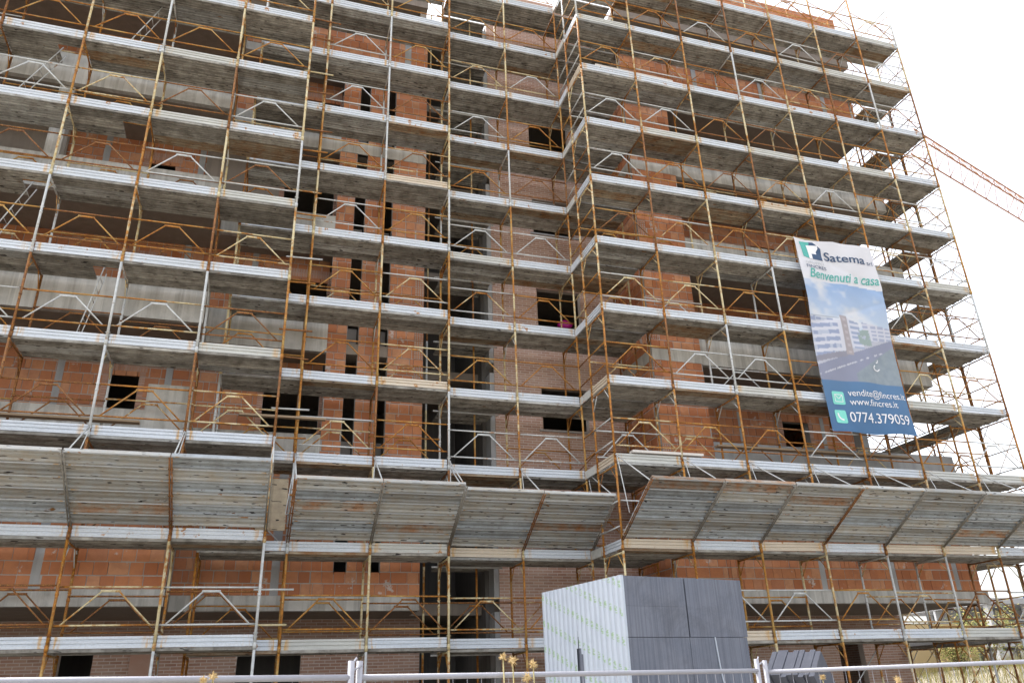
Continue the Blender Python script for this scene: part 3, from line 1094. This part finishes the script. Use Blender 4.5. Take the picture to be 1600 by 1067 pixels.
def banner_col(s, t_):
    """printed picture: white head, rendering of the finished street, blue foot"""
    if t_ > 4.50 + 0.06 * math.sin(s * 1.2) - 0.04 * s:
        return (0.80, 0.80, 0.84)
    if t_ < 1.46:
        return lerp((0.085, 0.19, 0.36), (0.13, 0.25, 0.43), min(1, t_ / 1.46))
    if t_ > 2.95 + 0.0 * s or t_ > 3.6:
        k = min(1, max(0, (t_ - 2.9) / 1.6))
        skyc = lerp((0.62, 0.72, 0.84), (0.20, 0.40, 0.74), k)
        cl = fbm(s * 1.6 + 3, t_ * 2.2)
        colr = lerp(skyc, (0.80, 0.82, 0.86), min(1, max(0, (cl - 0.48) * 4)))
    else:
        colr = (0.42, 0.46, 0.55)
    # road
    edge = 1.9 + 0.36 * s
    if t_ < edge + 0.12:
        colr = (0.17, 0.18, 0.30) if t_ < edge else (0.50, 0.50, 0.58)
        if abs(t_ - (1.62 + 0.36 * s)) < 0.02 and fbm(s * 9, 1) > 0.5:
            colr = (0.6, 0.6, 0.66)
    # green island
    if s > 1.15 and t_ < 1.55 + 0.62 * (s - 0.9) and t_ < 2.75:
        g_ = fbm(s * 6, t_ * 6)
        colr = lerp((0.10, 0.16, 0.20), (0.24, 0.30, 0.32), g_)
    # block of flats at left with balconies
    if s < 1.02 and 2.0 + 0.22 * s < t_ < 3.36 - 0.05 * s:
        row = ((t_ - 2.05 - 0.1 * s) / 0.215) % 1.0
        colr = (0.74, 0.74, 0.82) if row < 0.45 or s > 0.86 else ((0.24, 0.30, 0.50) if fbm(s * 8, int(t_ / 0.215)) > 0.42 else (0.5, 0.55, 0.68))
        if t_ < 2.16 + 0.22 * s:
            colr = (0.20, 0.18, 0.24)
    if 1.00 < s < 1.24 and 2.28 < t_ < 3.47:
        colr = (0.36, 0.28, 0.27) if (t_ / 0.2) % 1 < 0.6 or s < 1.08 or s > 1.18 else (0.5, 0.42, 0.42)
    if 1.24 < s < 1.66 and 2.5 < t_ < 3.42 - 0.25 * (s - 1.24):
        row = (t_ / 0.16) % 1.0
        colr = (0.70, 0.71, 0.80) if row < 0.5 or s < 1.33 else (0.26, 0.33, 0.52)
    if 1.78 < s < 2.68 and 2.75 + 0.1 * (s - 1.78) < t_ < 3.36 - 0.18 * (s - 1.78):
        row = (t_ / 0.12) % 1.0
        colr = (0.68, 0.68, 0.76) if row < 0.5 or (s * 4.1) % 1 < 0.3 else (0.34, 0.38, 0.55)
    if 1.55 < s < 1.95 and 2.6 < t_ < 3.1 and fbm(s * 7, t_ * 7) > 0.45:
        colr = (0.22, 0.32, 0.26)
    if abs(t_ - (3.38 + 0.0 * s)) < 0.02 and 0 < s < 0.98:
        colr = (0.35, 0.40, 0.48)
    return lerp(colr, (0.66, 0.70, 0.78), 0.30)


t = NT('banner_print')
ca = t.n('ShaderNodeVertexColor', layer_name='print')
t.done(ca.outputs['Color'], 0.55, 0.25)
tr = t.n('ShaderNodeBsdfTranslucent')
t.l(ca.outputs['Color'], tr.inputs[0])
ms = t.n('ShaderNodeMixShader')
ms.inputs[0].default_value = 0.22
t.l(t.b.outputs[0], ms.inputs[1])
t.l(tr.outputs[0], ms.inputs[2])
t.l(ms.outputs[0], t.out.inputs[0])
M_BAN = t.m

ban = thing('sales_banner', 'tall white and blue sales banner hung on the right scaffold', 'banner', (0, 0, 0))
NS, NTT = 96, 212
mb = MB()
cols = []
for j in range(NTT + 1):
    for i in range(NS + 1):
        s_, t_ = BW * i / NS, BH * j / NTT
        sag = -0.05 * abs(math.sin(math.pi * i / NS * 2)) * max(0.0, j / NTT - 0.93) / 0.07 + 0.02 * math.sin(math.pi * i / NS * 3) * max(0.0, 0.05 - j / NTT) / 0.05
        mb.v.append((BX + s_, ban_y(s_, t_), BZ + t_ + sag))
        cols.append(banner_col(s_, t_))
for j in range(NTT):
    for i in range(NS):
        a = j * (NS + 1) + i
        mb.f.append((a, a + 1, a + NS + 2, a + NS + 1))
me = mb.mesh('cloth', M_BAN, True, recalc=False)
at = me.color_attributes.new('print', 'FLOAT_COLOR', 'POINT')
for i, c_ in enumerate(cols):
    at.data[i].color = (*c_, 1)
cloth = link('cloth', me, ban)


def flat_mat(name, c_):
    q = NT(name)
    return q.done(c_, 0.5, 0.25)


M_NAVY = flat_mat('print_navy', (0.05, 0.09, 0.17))
M_TEAL = flat_mat('print_teal', (0.10, 0.42, 0.37))
M_MINT = flat_mat('print_mint', (0.22, 0.66, 0.56))
M_WHITE = flat_mat('print_white', (0.80, 0.80, 0.82))
M_GREYP = flat_mat('print_grey', (0.52, 0.54, 0.56))


def on_banner(pts, faces, name, mat, lift):
    mb_ = MB()
    mb_.v = [(BX + s_, ban_y(s_, t_) - lift, BZ + t_) for s_, t_ in pts]
    mb_.f = faces
    me_ = mb_.mesh(name, mat, recalc=False)
    return link(name, me_, ban)


def patch(name, poly, mat, lift=0.008, cut=6):
    """polygon printed on the cloth, cut into a fan of small cells so that it follows the folds"""
    bm = bmesh.new()
    vs = [bm.verts.new((s_, t_, 0)) for s_, t_ in poly]
    bm.faces.new(vs)
    bmesh.ops.triangulate(bm, faces=bm.faces)
    bmesh.ops.subdivide_edges(bm, edges=bm.edges, cuts=cut, use_grid_fill=True)
    bm.verts.index_update()
    pts = [(v.co.x, v.co.y) for v in bm.verts]
    fs = [tuple(v.index for v in f.verts) for f in bm.faces]
    bm.free()
    return on_banner(pts, fs, name, mat, lift)


def lettering(txt, s0, s1, t0, h, mat, shear=0.0, lift=0.016, bold=0.0):
    cu = bpy.data.curves.new('lettering', 'FONT')
    cu.body = txt
    cu.size = 1.0
    cu.shear = shear
    cu.offset = bold
    tmp = bpy.data.objects.new('lettering_tmp', cu)
    col.objects.link(tmp)
    bpy.context.view_layer.update()
    dg = bpy.context.evaluated_depsgraph_get()
    me_ = bpy.data.meshes.new_from_object(tmp.evaluated_get(dg))
    bpy.data.objects.remove(tmp)
    xs_ = [v.co.x for v in me_.vertices]
    ys_ = [v.co.y for v in me_.vertices]
    x0, x1 = min(xs_), max(xs_)
    capm = 0.70
    pts = [(s0 + (v.co.x - x0) / (x1 - x0) * (s1 - s0), t0 + v.co.y / capm * h) for v in me_.vertices]
    fs = [tuple(p.vertices) for p in me_.polygons]
    bpy.data.meshes.remove(me_)
    return on_banner(pts, fs, 'lettering', mat, lift)


# emblem: folded teal and navy square with a white F
patch('emblem', [(0.17, 5.80), (0.20, 5.28), (0.40, 5.22), (0.50, 5.80)], M_TEAL)
patch('emblem', [(0.40, 5.22), (0.85, 5.20), (0.84, 5.60), (0.62, 5.80), (0.50, 5.80)], M_NAVY)
patch('emblem_letter', [(0.38, 5.21), (0.49, 5.21), (0.49, 5.39), (0.66, 5.39), (0.66, 5.47), (0.49, 5.47), (0.49, 5.59), (0.74, 5.59), (0.74, 5.69), (0.38, 5.69)], M_WHITE, 0.016, 2)
lettering('Satema', 0.93, 2.30, 5.25, 0.26, M_NAVY, bold=0.012)
lettering('srl', 2.37, 2.58, 5.24, 0.15, M_NAVY)
lettering('GRUPPO', 0.21, 0.86, 5.05, 0.085, M_GREYP)
lettering('FINCRES', 0.21, 0.92, 4.90, 0.105, M_NAVY)
lettering('Benvenuti a casa', 0.24, 2.63, 4.58, 0.31, M_TEAL, shear=0.35, bold=0.008)
lettering('vendite@fincres.it', 0.76, 2.63, 1.04, 0.19, M_WHITE)
lettering('www.fincres.it', 0.76, 2.29, 0.78, 0.19, M_WHITE)
lettering('0774.379059', 0.66, 2.56, 0.30, 0.28, M_WHITE)


def rsq(s0, s1, t0, t1, rad=0.05):
    out = []
    for cx, cy, a0 in ((s1 - rad, t1 - rad, 0), (s0 + rad, t1 - rad, 90), (s0 + rad, t0 + rad, 180), (s1 - rad, t0 + rad, 270)):
        for q in range(5):
            an = math.radians(a0 + q * 22.5)
            out.append((cx + rad * math.cos(an), cy + rad * math.sin(an)))
    return out


patch('icon_tile', rsq(0.24, 0.63, 0.78, 1.15), M_MINT, 0.009, 2)
patch('icon_tile', rsq(0.22, 0.57, 0.25, 0.62), M_MINT, 0.009, 2)


def stroke(name, pts, w, mat, lift=0.016):
    for (a, b) in zip(pts[:-1], pts[1:]):
        dx, dy = b[0] - a[0], b[1] - a[1]
        L = math.hypot(dx, dy)
        nx, ny_ = -dy / L * w / 2, dx / L * w / 2
        patch(name, [(a[0] + nx, a[1] + ny_), (a[0] - nx, a[1] - ny_), (b[0] - nx, b[1] - ny_), (b[0] + nx, b[1] + ny_)], mat, lift, 1)


stroke('envelope_icon', [(0.32, 0.86), (0.56, 0.86), (0.56, 1.06), (0.32, 1.06), (0.32, 0.86)], 0.018, M_WHITE)
stroke('envelope_icon', [(0.32, 1.06), (0.44, 0.94), (0.56, 1.06)], 0.018, M_WHITE, 0.0175)
stroke('phone_icon', [(0.32, 0.53), (0.33, 0.44), (0.38, 0.37), (0.47, 0.34)], 0.05, M_WHITE)
stroke('print_curl', [(1.86, 2.02), (1.80, 1.95), (1.82, 1.88), (1.92, 1.85), (2.02, 1.92)], 0.035, M_WHITE)
stroke('print_curl', [(1.93, 2.10), (2.00, 2.13), (2.02, 2.20)], 0.03, M_WHITE)
for (s_, t_) in ((0.03, BH - 0.03), (BW - 0.03, BH - 0.03), (0.03, 0.03), (BW - 0.03, 0.03), (BW / 2, BH - 0.02)):
    mb = MB()
    mb.tube((BX + s_, ban_y(s_, t_) - 0.004, BZ + t_), (BX + s_, -0.36, BZ + t_ + 0.06), 0.006, 5)
    mb.build('tie_cord', M_WHITE, ban)

# ------------------------------------------------------------------ insulation board stacks
t = NT('graphite_foam')
n1 = t.noise(260, 2, 0.5)
n2 = t.noise(2.2, 5, 0.7)
ln = t.noise(1.0, 3, 0.6, t.mapped((40, 40, 0.5)))
r_ = t.rnd()
c = t.mix(r_, (0.155, 0.172, 0.215), (0.195, 0.212, 0.255))
c = t.mix(t.ramp(n2, [(0.4, K0), (0.75, (0.6, 0.6, 0.6))]), c, (0.23, 0.24, 0.275))
c = t.mix(t.ramp(ln, [(0.42, K0), (0.70, (0.6, 0.6, 0.6))]), c, (0.075, 0.08, 0.105))
sm = t.noise(1.1, 6, 0.75, None, 0.6)
c = t.mix(t.ramp(sm, [(0.50, K0), (0.68, (0.55, 0.55, 0.55))]), c, (0.085, 0.09, 0.11))
c = t.mix(t.math('MULTIPLY', t.ramp(n1, [(0.45, K0), (0.7, W4)]), 0.3), c, (0.26, 0.26, 0.30))
t.bump(n1, 0.25, 0.003)
M_FOAM = t.done(c, 0.75, 0.25)
NB_F = 18 / 2.45
t = NT('wrap_film')
M_FILM = None
tc = t.n('ShaderNodeTexCoord').outputs['Object']
sep = t.n('ShaderNodeSeparateXYZ')
t.l(tc, sep.inputs[0])
# repeating green lettering blotches printed on slanted lines of the film
u_ = t.math('ADD', sep.outputs[1], t.math('MULTIPLY', sep.outputs[2], -0.0))
diag = t.math('FRACT', t.math('MULTIPLY', t.math('ADD', sep.outputs[2], t.math('MULTIPLY', sep.outputs[1], -0.37)), 2.4))
band = t.ramp(diag, [(0.0, K0), (0.03, W4), (0.26, W4), (0.30, K0)])
wd = t.noise(1.0, 2, 0.5, t.mapped((1, 16, 40), tc))
glyph = t.ramp(wd, [(0.46, K0), (0.50, W4)])
rib = t.math('FRACT', t.math('MULTIPLY', sep.outputs[1], NB_F))
msk = t.math('MULTIPLY', t.math('MULTIPLY', band, glyph), t.ramp(rib, [(0.2, K0), (0.3, W4), (0.75, W4), (0.85, K0)]))
fold = t.noise(3, 4, 0.6)
c = t.mix(fold, (0.44, 0.49, 0.57), (0.56, 0.61, 0.68))
c = t.mix(t.math('MULTIPLY', msk, 0.7), c, (0.26, 0.44, 0.16))
t.bump(t.noise(1.0, 3, 0.6, t.mapped((3, 9, 1.2), tc)), 0.5, 0.03)
M_FILM = t.done(c, 0.3, 0.5)

fs = 0.89
fb = CAM + (Vector((5.99, -3.93, 2.9)) - CAM) * fs
ex = Vector((2.71, 0.54, 0)).normalized()
fang = math.atan2(ex.y, ex.x)
gz = ground_z(6, -4.5)
FT = fb.z
CWD, RH = 1.20, 0.90
fdep = 2.45
pr_ = random.Random(5)
cells = [('upper', 0), ('upper', 1), ('middle', 0), ('middle', 1), ('lower', 0), ('lower', 1), ('bottom', 0), ('bottom', 1)]
rows_z = [(FT - RH, FT), (FT - 2 * RH, FT - RH), (FT - 3 * RH, FT - 2 * RH), (gz + 0.05, FT - 3 * RH)]
NB = 18
for ri, (za, zb) in enumerate(rows_z):
    if zb - za < 0.15:
        continue
    for ci in (0, 1):
        nm = ('topmost', 'second', 'third', 'lowest')[ri]
        tg = thing('insulation_pack', nm + (' film-wrapped pack of grey foam boards at the stack corner' if ci == 0 else ' pack of bare grey foam boards at the right end of the stack'),
                   'foam boards', (fb.x, fb.y, 0), fang, 'stacked insulation packs')
        x0 = ci * (CWD + 0.012) + (0.02 if ci and ri == 0 else 0)
        halves = [(za + 0.004, (za + zb) / 2 - 0.001), ((za + zb) / 2 + 0.001, zb - 0.004)] if (ri == 0 and ci == 0) else [(za + 0.004, zb - 0.004)]
        dpth = fdep / NB
        for (ha, hb_) in halves:
            for q in range(NB):
                a = q * dpth
                jx = pr_.uniform(-0.006, 0.006)
                mbb = MB()
                mbb.box(x0 + jx + (0.015 if ci == 0 else 0), x0 + CWD + jx * 0.4, a + 0.003 + (pr_.uniform(0, 0.01) if q else 0), a + dpth - 0.002, ha, hb_)
                ob = mbb.build('foam_board', M_FOAM, tg)
        if ci == 0:
            # film stretched over the board edges: one shallow scallop per board
            mbb = MB()
            npts = NB * 6
            nl = 10
            lay = [za + 0.002 + (zb + 0.004 - za) * li / nl for li in range(nl + 1)]
            for z in lay:
                for q in range(npts + 1):
                    yy = fdep * q / npts
                    ph = (yy / dpth) % 1.0
                    sc_ = -0.030 * math.sin(math.pi * ph) ** 0.8 - 0.004
                    tear = 0.0
                    mbb.v.append((x0 + sc_, yy, z))
            for li in range(len(lay) - 1):
                for q in range(npts):
                    yy = fdep * (q + 0.5) / npts
                    zm = FT - (lay[li] + lay[li + 1]) / 2
                    tw = 0.0 if zm < 0.55 else min(0.075, (zm - 0.55) * 0.12) * (1.25 if 1.0 < zm < 1.5 else 0.8)
                    if abs(yy - (1.36 - 0.10 * (zm - 0.55))) < tw:
                        continue
                    a = li * (npts + 1) + q
                    mbb.f.append((a, a + 1, a + npts + 2, a + npts + 1))
            # turn over the front edge and the top
            k = len(mbb.v)
            me = mbb.mesh('wrap_film', M_FILM, True, recalc=False)
            link('wrap_film', me, tg)
            mbb = MB()
            mbb.box(x0 - 0.02, x0 + 0.012, -0.008, 0.02, za + 0.003, zb - 0.001)
            mbb.build('film_edge', M_FILM, tg)
        elif ri == 1:
            mbb = MB()
            pts = [(x0 + 0.50, -0.012, zb), (x0 + 0.515, -0.014, zb - 0.25), (x0 + 0.54, -0.013, zb - 0.5), (x0 + 0.60, -0.014, za)]
            for a, b in zip(pts[:-1], pts[1:]):
                mbb.tube(a, b, 0.011, 5)
            mbb.build('strap', M_FILM, tg)
# small pile of boards tipped on edge beyond the fence
fp = thing('insulation_pack', 'small tilted pile of dark foam boards beyond the right fence panel', 'foam boards', (0, 0, 0), 0, 'stacked insulation packs')
pc = on_z(1255, 1045, 1.30)
pc = CAM + (pc - CAM).normalized() * 11.5
fp.location = (pc.x, pc.y, pc.z)
hf = Vector((math.sin(YAW), math.cos(YAW), 0))
zz = Vector((0, 0, 1))
e1 = rt * -0.75 + hf * 0.66
e2 = rt * 0.50 + zz * 0.62 + hf * 0.60
e3 = rt * 0.409 - zz * 0.78 + hf * 0.465
corner = plan_at(1272, 1053, 10.8) - Vector(fp.location)
qr = random.Random(21)
t = NT('dark_graphite_foam')
M_FOAMD = t.done(t.mix(t.noise(8, 5), (0.075, 0.08, 0.10), (0.12, 0.125, 0.15)), 0.75, 0.2)
for q in range(9):
    o0 = corner + e1 * (0.07 * q) + e2 * qr.uniform(-0.03, 0.02) + e3 * qr.uniform(-0.02, 0.02)
    mb = MB()
    cs = [o0, o0 + e2 * 0.46, o0 + e2 * 0.46 + e3 * 1.0, o0 + e3 * 1.0]
    th = e1 * 0.066
    mb.v = [tuple(p) for p in cs] + [tuple(p + th) for p in cs]
    mb.f = [(0, 1, 2, 3), (7, 6, 5, 4), (0, 4, 5, 1), (1, 5, 6, 2), (2, 6, 7, 3), (3, 7, 4, 0)]
    mb.build('foam_board', M_FOAMD, fp)

# ------------------------------------------------------------------ site fence
t = NT('fence_zinc')
nn = t.noise(14, 5, 0.7)
M_FENCE = t.done(t.mix(nn, (0.40, 0.40, 0.45), (0.28, 0.28, 0.31)), 0.4, 0.5)


def at_ground(px, py, x, y):
    """height at which the plan point (x, y) is seen at row py"""
    d = ray(px, py)
    k = math.hypot(x - CAM.x, y - CAM.y) / math.hypot(d.x, d.y)
    return CAM.z + d.z * k


def plan(px, py, dist):
    d = ray(px, py)
    k = dist / math.hypot(d.x, d.y)
    return CAM + d * k


pan = [((-190, 1066), (548, 1058), 4.6, 4.72, 'left fence panel of zinc tube and wire before the brick ground floor'),
       ((561, 1058), (1184, 1047), 4.76, 7.0, 'middle fence panel of zinc tube and wire before the foam stack'),
       ((1197, 1049), (1990, 1018), 7.06, 8.6, 'right fence panel of zinc tube and wire before the grassy bank')]
for (a, b, da, db, lb) in pan:
    p0, p1 = plan(a[0], a[1], da), plan(b[0], b[1], db)
    tg = thing('fence_panel', lb, 'fence', (p0.x, p0.y, p0.z), 0, 'wire fence panels')
    d = p1 - p0
    L = d.length
    dn = d.normalized()
    for nm, q, hh in (('post', 0.0, 0.085), ('post', L, 0.085)):
        mb = MB()
        base = dn * q
        gzz = ground_z(p0.x + base.x, p0.y + base.y) - p0.z
        mb.tube((base.x, base.y, gzz), (base.x, base.y, base.z + hh), 0.019, 10)
        mb.build(nm, M_FENCE, tg, True)
    mb = MB()
    mb.tube((0, 0, 0), d, 0.0165, 10)
    mb.build('top_rail', M_FENCE, tg, True)
    mb = MB()
    gz0 = -1.72
    mb.tube((0, 0, gz0), (d.x, d.y, d.z + gz0), 0.019, 10)
    mb.build('bottom_rail', M_FENCE, tg, True)
    mb = MB()
    nw = int(L / 0.1)
    for q in range(1, nw):
        e = dn * (L * q / nw)
        mb.tube((e.x, e.y + 0.003, e.z - 0.01), (e.x, e.y + 0.003, e.z - 1.72), 0.0019, 4)
    for q in range(1, 8):
        mb.tube((0, 0, -0.215 * q), (d.x, d.y, d.z - 0.215 * q), 0.0019, 4)
    mb.build('wire_mesh', M_FENCE, tg, kind='stuff')
    if b[0] < 1500:
        mb = MB()
        e = d + Vector((0, 0, 0.03))
        mb.tube(e, e + Vector((0.06, 0.02, 0.03)), 0.006, 6)
        mb.tube(e + Vector((0.0, 0, 0.03)), e + Vector((0.03, 0.01, 0.07)), 0.006, 6)
        mb.build('clip', M_FENCE, tg, True)

# ------------------------------------------------------------------ dry thistles by the fence
t = NT('dry_thistle')
M_THIS = t.done(t.mix(t.noise(40, 3), (0.50, 0.34, 0.13), (0.64, 0.50, 0.30)), 0.8, 0.15)
t = NT('dry_stem')
M_STEM = t.done((0.42, 0.36, 0.18), 0.85, 0.1)
sp = [(786, 1026, 'tallest of the thistles left of the foam stack', 0.042), (801, 1032, 'big dry thistle beside the tallest one', 0.05),
      (833, 1037, 'small dry thistle touching the foam stack edge', 0.045), (824, 1058, 'lowest dry thistle head beneath the fence rail left', 0.05),
      (1403, 1062, 'dry thistle against the wire of the right fence panel', 0.05), (1285, 1058, 'pale dry thistle below the tilted foam pile', 0.04),
      (333, 1057, 'dry thistle above the left fence rail', 0.035), (318, 1062, 'shorter dry thistle above the left fence rail', 0.03)]
for px, py, lb, rad in sp:
    dist = 4.4 if px < 500 else (5.2 if px < 1000 else 7.2)
    pt = plan(px, py, dist)
    gz = ground_z(pt.x, pt.y)
    tg = thing('thistle', lb, 'thistle', (pt.x, pt.y, gz), 0, 'dry thistles by the fence')
    hz = pt.z - gz
    mb = MB()
    mb.tube((0.05, 0.02, 0), (0.0, 0, hz), 0.007, 6, 0.004)
    mb.build('stem', M_STEM, tg, True)
    mb = MB()
    q = random.Random(px)
    rad *= 0.78
    rr = rad * 0.45
    for a in range(6):
        for b in range(8):
            th, ph = math.pi * (a + 0.5) / 6, 2 * math.pi * b / 8
            mb.v.append((rr * math.sin(th) * math.cos(ph), rr * math.sin(th) * math.sin(ph), hz + rr * math.cos(th)))
    for a in range(5):
        for b in range(8):
            mb.f.append((a * 8 + b, a * 8 + (b + 1) % 8, a * 8 + 8 + (b + 1) % 8, a * 8 + 8 + b))
    for a in range(46):
        d = Vector((q.gauss(0, 1), q.gauss(0, 1), q.gauss(0.25, 0.9))).normalized()
        b0 = Vector((0, 0, hz))
        mb.tube(b0 + d * rr * 0.8, b0 + d * rad * q.uniform(0.8, 1.1), 0.0032, 4, 0.0006)
    mb.build('flower_head', M_THIS, tg)
    mb = MB()
    for a in range(4):
        z = hz * (0.45 + 0.12 * a)
        an = q.uniform(0, 6.28)
        p = [Vector((0, 0, z)), Vector((math.cos(an) * 0.06 - math.sin(an) * 0.012, math.sin(an) * 0.06 + math.cos(an) * 0.012, z + 0.03)), Vector((math.cos(an) * 0.13, math.sin(an) * 0.13, z + 0.015)),
             Vector((math.cos(an) * 0.06 + math.sin(an) * 0.012, math.sin(an) * 0.06 - math.cos(an) * 0.012, z + 0.028))]
        mb.quad(*p)
    mb.build('leaf', M_STEM, tg)

# ------------------------------------------------------------------ crane
t = NT('crane_paint')
nn = t.noise(3, 4)
M_CRANE = t.done(t.mix(nn, (0.32, 0.11, 0.06), (0.40, 0.22, 0.10)), 0.7, 0.2)
cr = thing('tower_crane', 'rusty orange lattice crane jib slanting across the white sky', 'crane', (0, 0, 0))
J0, J1 = Vector((35.69, 12.41, 30.0)), Vector((47.97, 16.27, 30.0))
jd = (J1 - J0).normalized()
js = Vector((-jd.y, jd.x, 0))
start, end = J0 - jd * 0.2, J1 + jd * 26
LJ = (end - start).length
hgt, wid = 1.5, 1.1
for nm, off in (('chord', js * -wid / 2), ('chord', js * wid / 2), ('chord', Vector((0, 0, hgt)))):
    mb = MB()
    mb.tube(start + off, end + off, 0.046, 8)
    mb.build(nm, M_CRANE, cr, True)
nb = int(LJ / 1.5)
for q in range(nb):
    a, b, c_ = start + jd * (LJ * q / nb), start + jd * (LJ * (q + 0.5) / nb), start + jd * (LJ * (q + 1) / nb)
    mb = MB()
    for sg in (-1, 1):
        mb.tube(a + js * sg * wid / 2, b + Vector((0, 0, hgt)), 0.019, 5)
        mb.tube(b + Vector((0, 0, hgt)), c_ + js * sg * wid / 2, 0.019, 5)
    mb.tube(a - js * wid / 2, a + js * wid / 2, 0.013, 5)
    mb.tube(a - js * wid / 2, c_ + js * wid / 2, 0.011, 5)
    mb.build('lacing', M_CRANE, cr, True)
mx = end - jd * 2
mb = MB()
for sx in (-0.7, 0.7):
    for sy in (-0.7, 0.7):
        mb.tube((mx.x + sx, mx.y + sy, -0.5), (mx.x + sx, mx.y + sy, 34), 0.09, 6)
for q in range(22):
    z = q * 1.5
    mb.tube((mx.x - 0.7, mx.y - 0.7, z), (mx.x + 0.7, mx.y - 0.7, z + 1.5), 0.04, 5)
    mb.tube((mx.x + 0.7, mx.y + 0.7, z), (mx.x - 0.7, mx.y + 0.7, z + 1.5), 0.04, 5)
mb.build('mast', M_CRANE, cr, True)

# ------------------------------------------------------------------ background at right
t = NT('far_plaster')
M_FARP = t.done(t.mix(t.noise(0.6, 4), (0.30, 0.31, 0.32), (0.40, 0.40, 0.41)), 0.9, 0.1)
t = NT('blue_tarp')
M_TARP = t.done(t.mix(t.noise(2, 4), (0.03, 0.10, 0.42), (0.05, 0.16, 0.55)), 0.5, 0.3)
fbld = thing('far_building', 'distant grey concrete frame with blue sheeting beyond the right scaffold', 'building', (44.5, 30.0, 0.8))
for z in (2.1, 5.0):
    box_part('floor_slab', fbld, M_FARP, 6, 22, 0, 10, z, z + 0.4)
for x in (6.4, 10, 14, 18, 21.4):
    for y in (0.4, 9.4):
        box_part('column', fbld, M_FARP, x - 0.2, x + 0.2, y - 0.2, y + 0.2, -1.0, 4.998)
box_part('wall', fbld, M_FARP, 6.05, 21.9, 5.0, 5.2, 2.52, 4.99)
mb = MB()
n_ = 10
for i in range(n_ + 1):
    for j in range(4):
        mb.v.append((13.5 + 8 * i / n_, 0.3 + 1.2 * j, 5.45 + 0.9 * math.sin(j * 1.05) + 0.12 * math.sin(i * 2.1 + j)))
for i in range(n_):
    for j in range(3):
        a = i * 4 + j
        mb.f.append((a, a + 4, a + 5, a + 1))
mb.build('tarpaulin', M_TARP, fbld, True)
t = NT('ochre_render')
M_OCH = t.done(t.mix(t.noise(1.5, 5), (0.56, 0.43, 0.24), (0.48, 0.36, 0.20)), 0.9, 0.1)
lw = box_part('boundary_wall', None, M_OCH, 30.0, 38.2, 20.0, 20.3, 0.2, 3.75)
tag(lw, 'low ochre rendered wall glimpsed behind the right scaffold legs', 'wall')

t = NT('dry_leaf')
rv = t.rnd()
M_LEAF = t.done(t.ramp(rv, [(0.0, (0.10, 0.13, 0.035)), (0.4, (0.20, 0.21, 0.06)), (0.75, (0.34, 0.29, 0.10)), (1.0, (0.42, 0.30, 0.14))]), 0.8, 0.15)
t = NT('bark')
M_BARK = t.done((0.14, 0.10, 0.07), 0.9, 0.1)
shr = [(36.9, 18.0, 2.9, 1.7, 'leafy green shrub just right of the ochre wall'), (39.6, 17.6, 2.6, 1.6, 'yellowing shrub right of the first one'),
       (42.2, 18.6, 3.0, 1.8, 'dry reddish shrub nearest the right edge'), (33.6, 16.8, 1.9, 1.2, 'low dry bush before the ochre wall'), (45.0, 19.0, 2.8, 1.9, 'outermost dry shrub at the right edge')]
for x, y, h, rad, lb in shr:
    gz = ground_z(x, y)
    tg = thing('shrub', lb, 'shrub', (x, y, gz), 0, 'shrubs on the bank')
    q = random.Random(int(x * 10))
    mb = MB()
    tips = []
    for a in range(9):
        an, ln = q.uniform(0, 6.28), q.uniform(0.3, 0.95)
        tip = Vector((math.cos(an) * rad * ln, math.sin(an) * rad * ln, h * q.uniform(0.55, 0.95)))
        mb.tube((0, 0, -0.1), tip * 0.5 + Vector((0, 0, h * 0.1)), 0.035, 5, 0.022)
        mb.tube(tip * 0.5 + Vector((0, 0, h * 0.1)), tip, 0.022, 5, 0.006)
        tips.append(tip)
    mb.build('stems', M_BARK, tg, True)
    mb = MB()
    for a in range(2600):
        tp = q.choice(tips) * q.uniform(0.45, 1.05)
        p = tp + Vector((q.gauss(0, 0.22), q.gauss(0, 0.22), q.gauss(0, 0.22)))
        if p.z < 0.02:
            p.z = abs(p.z) + 0.02
        d = Vector((q.gauss(0, 1), q.gauss(0, 1), q.gauss(0.3, 0.7))).normalized()
        e = d.orthogonal().normalized()
        L, w = q.uniform(0.08, 0.16), q.uniform(0.02, 0.04)
        mb.quad(p, p + d * L * 0.5 + e * w, p + d * L, p + d * L * 0.5 - e * w)
    me = mb.mesh('foliage', M_LEAF, recalc=False)
    link('foliage', me, tg)
# dry grass on the bank
mb = MB()
q = random.Random(99)
for a in range(9000):
    x, y = q.uniform(24, 48), q.uniform(4, 21)
    gz = ground_z(x, y)
    h = q.uniform(0.25, 0.8)
    lx, ly = q.gauss(0, 0.12), q.gauss(0, 0.12)
    w = 0.012
    an = q.uniform(0, 3.14)
    wx, wy = math.cos(an) * w, math.sin(an) * w
    mb.quad((x - wx, y - wy, gz - 0.02), (x + wx, y + wy, gz - 0.02), (x + lx, y + ly, gz + h))
t = NT('dry_grass')
rv = t.n('ShaderNodeNewGeometry').outputs['Random Per Island']
M_GRASS = t.done(t.ramp(rv, [(0, (0.20, 0.20, 0.06)), (0.5, (0.34, 0.27, 0.11)), (1, (0.13, 0.17, 0.05))]), 0.85, 0.1)
me = mb.mesh('dry_grass', M_GRASS, recalc=False)
o = link('dry_grass', me)
tag(o, 'dry yellow grass on the bank at far right', 'grass', kind='stuff')
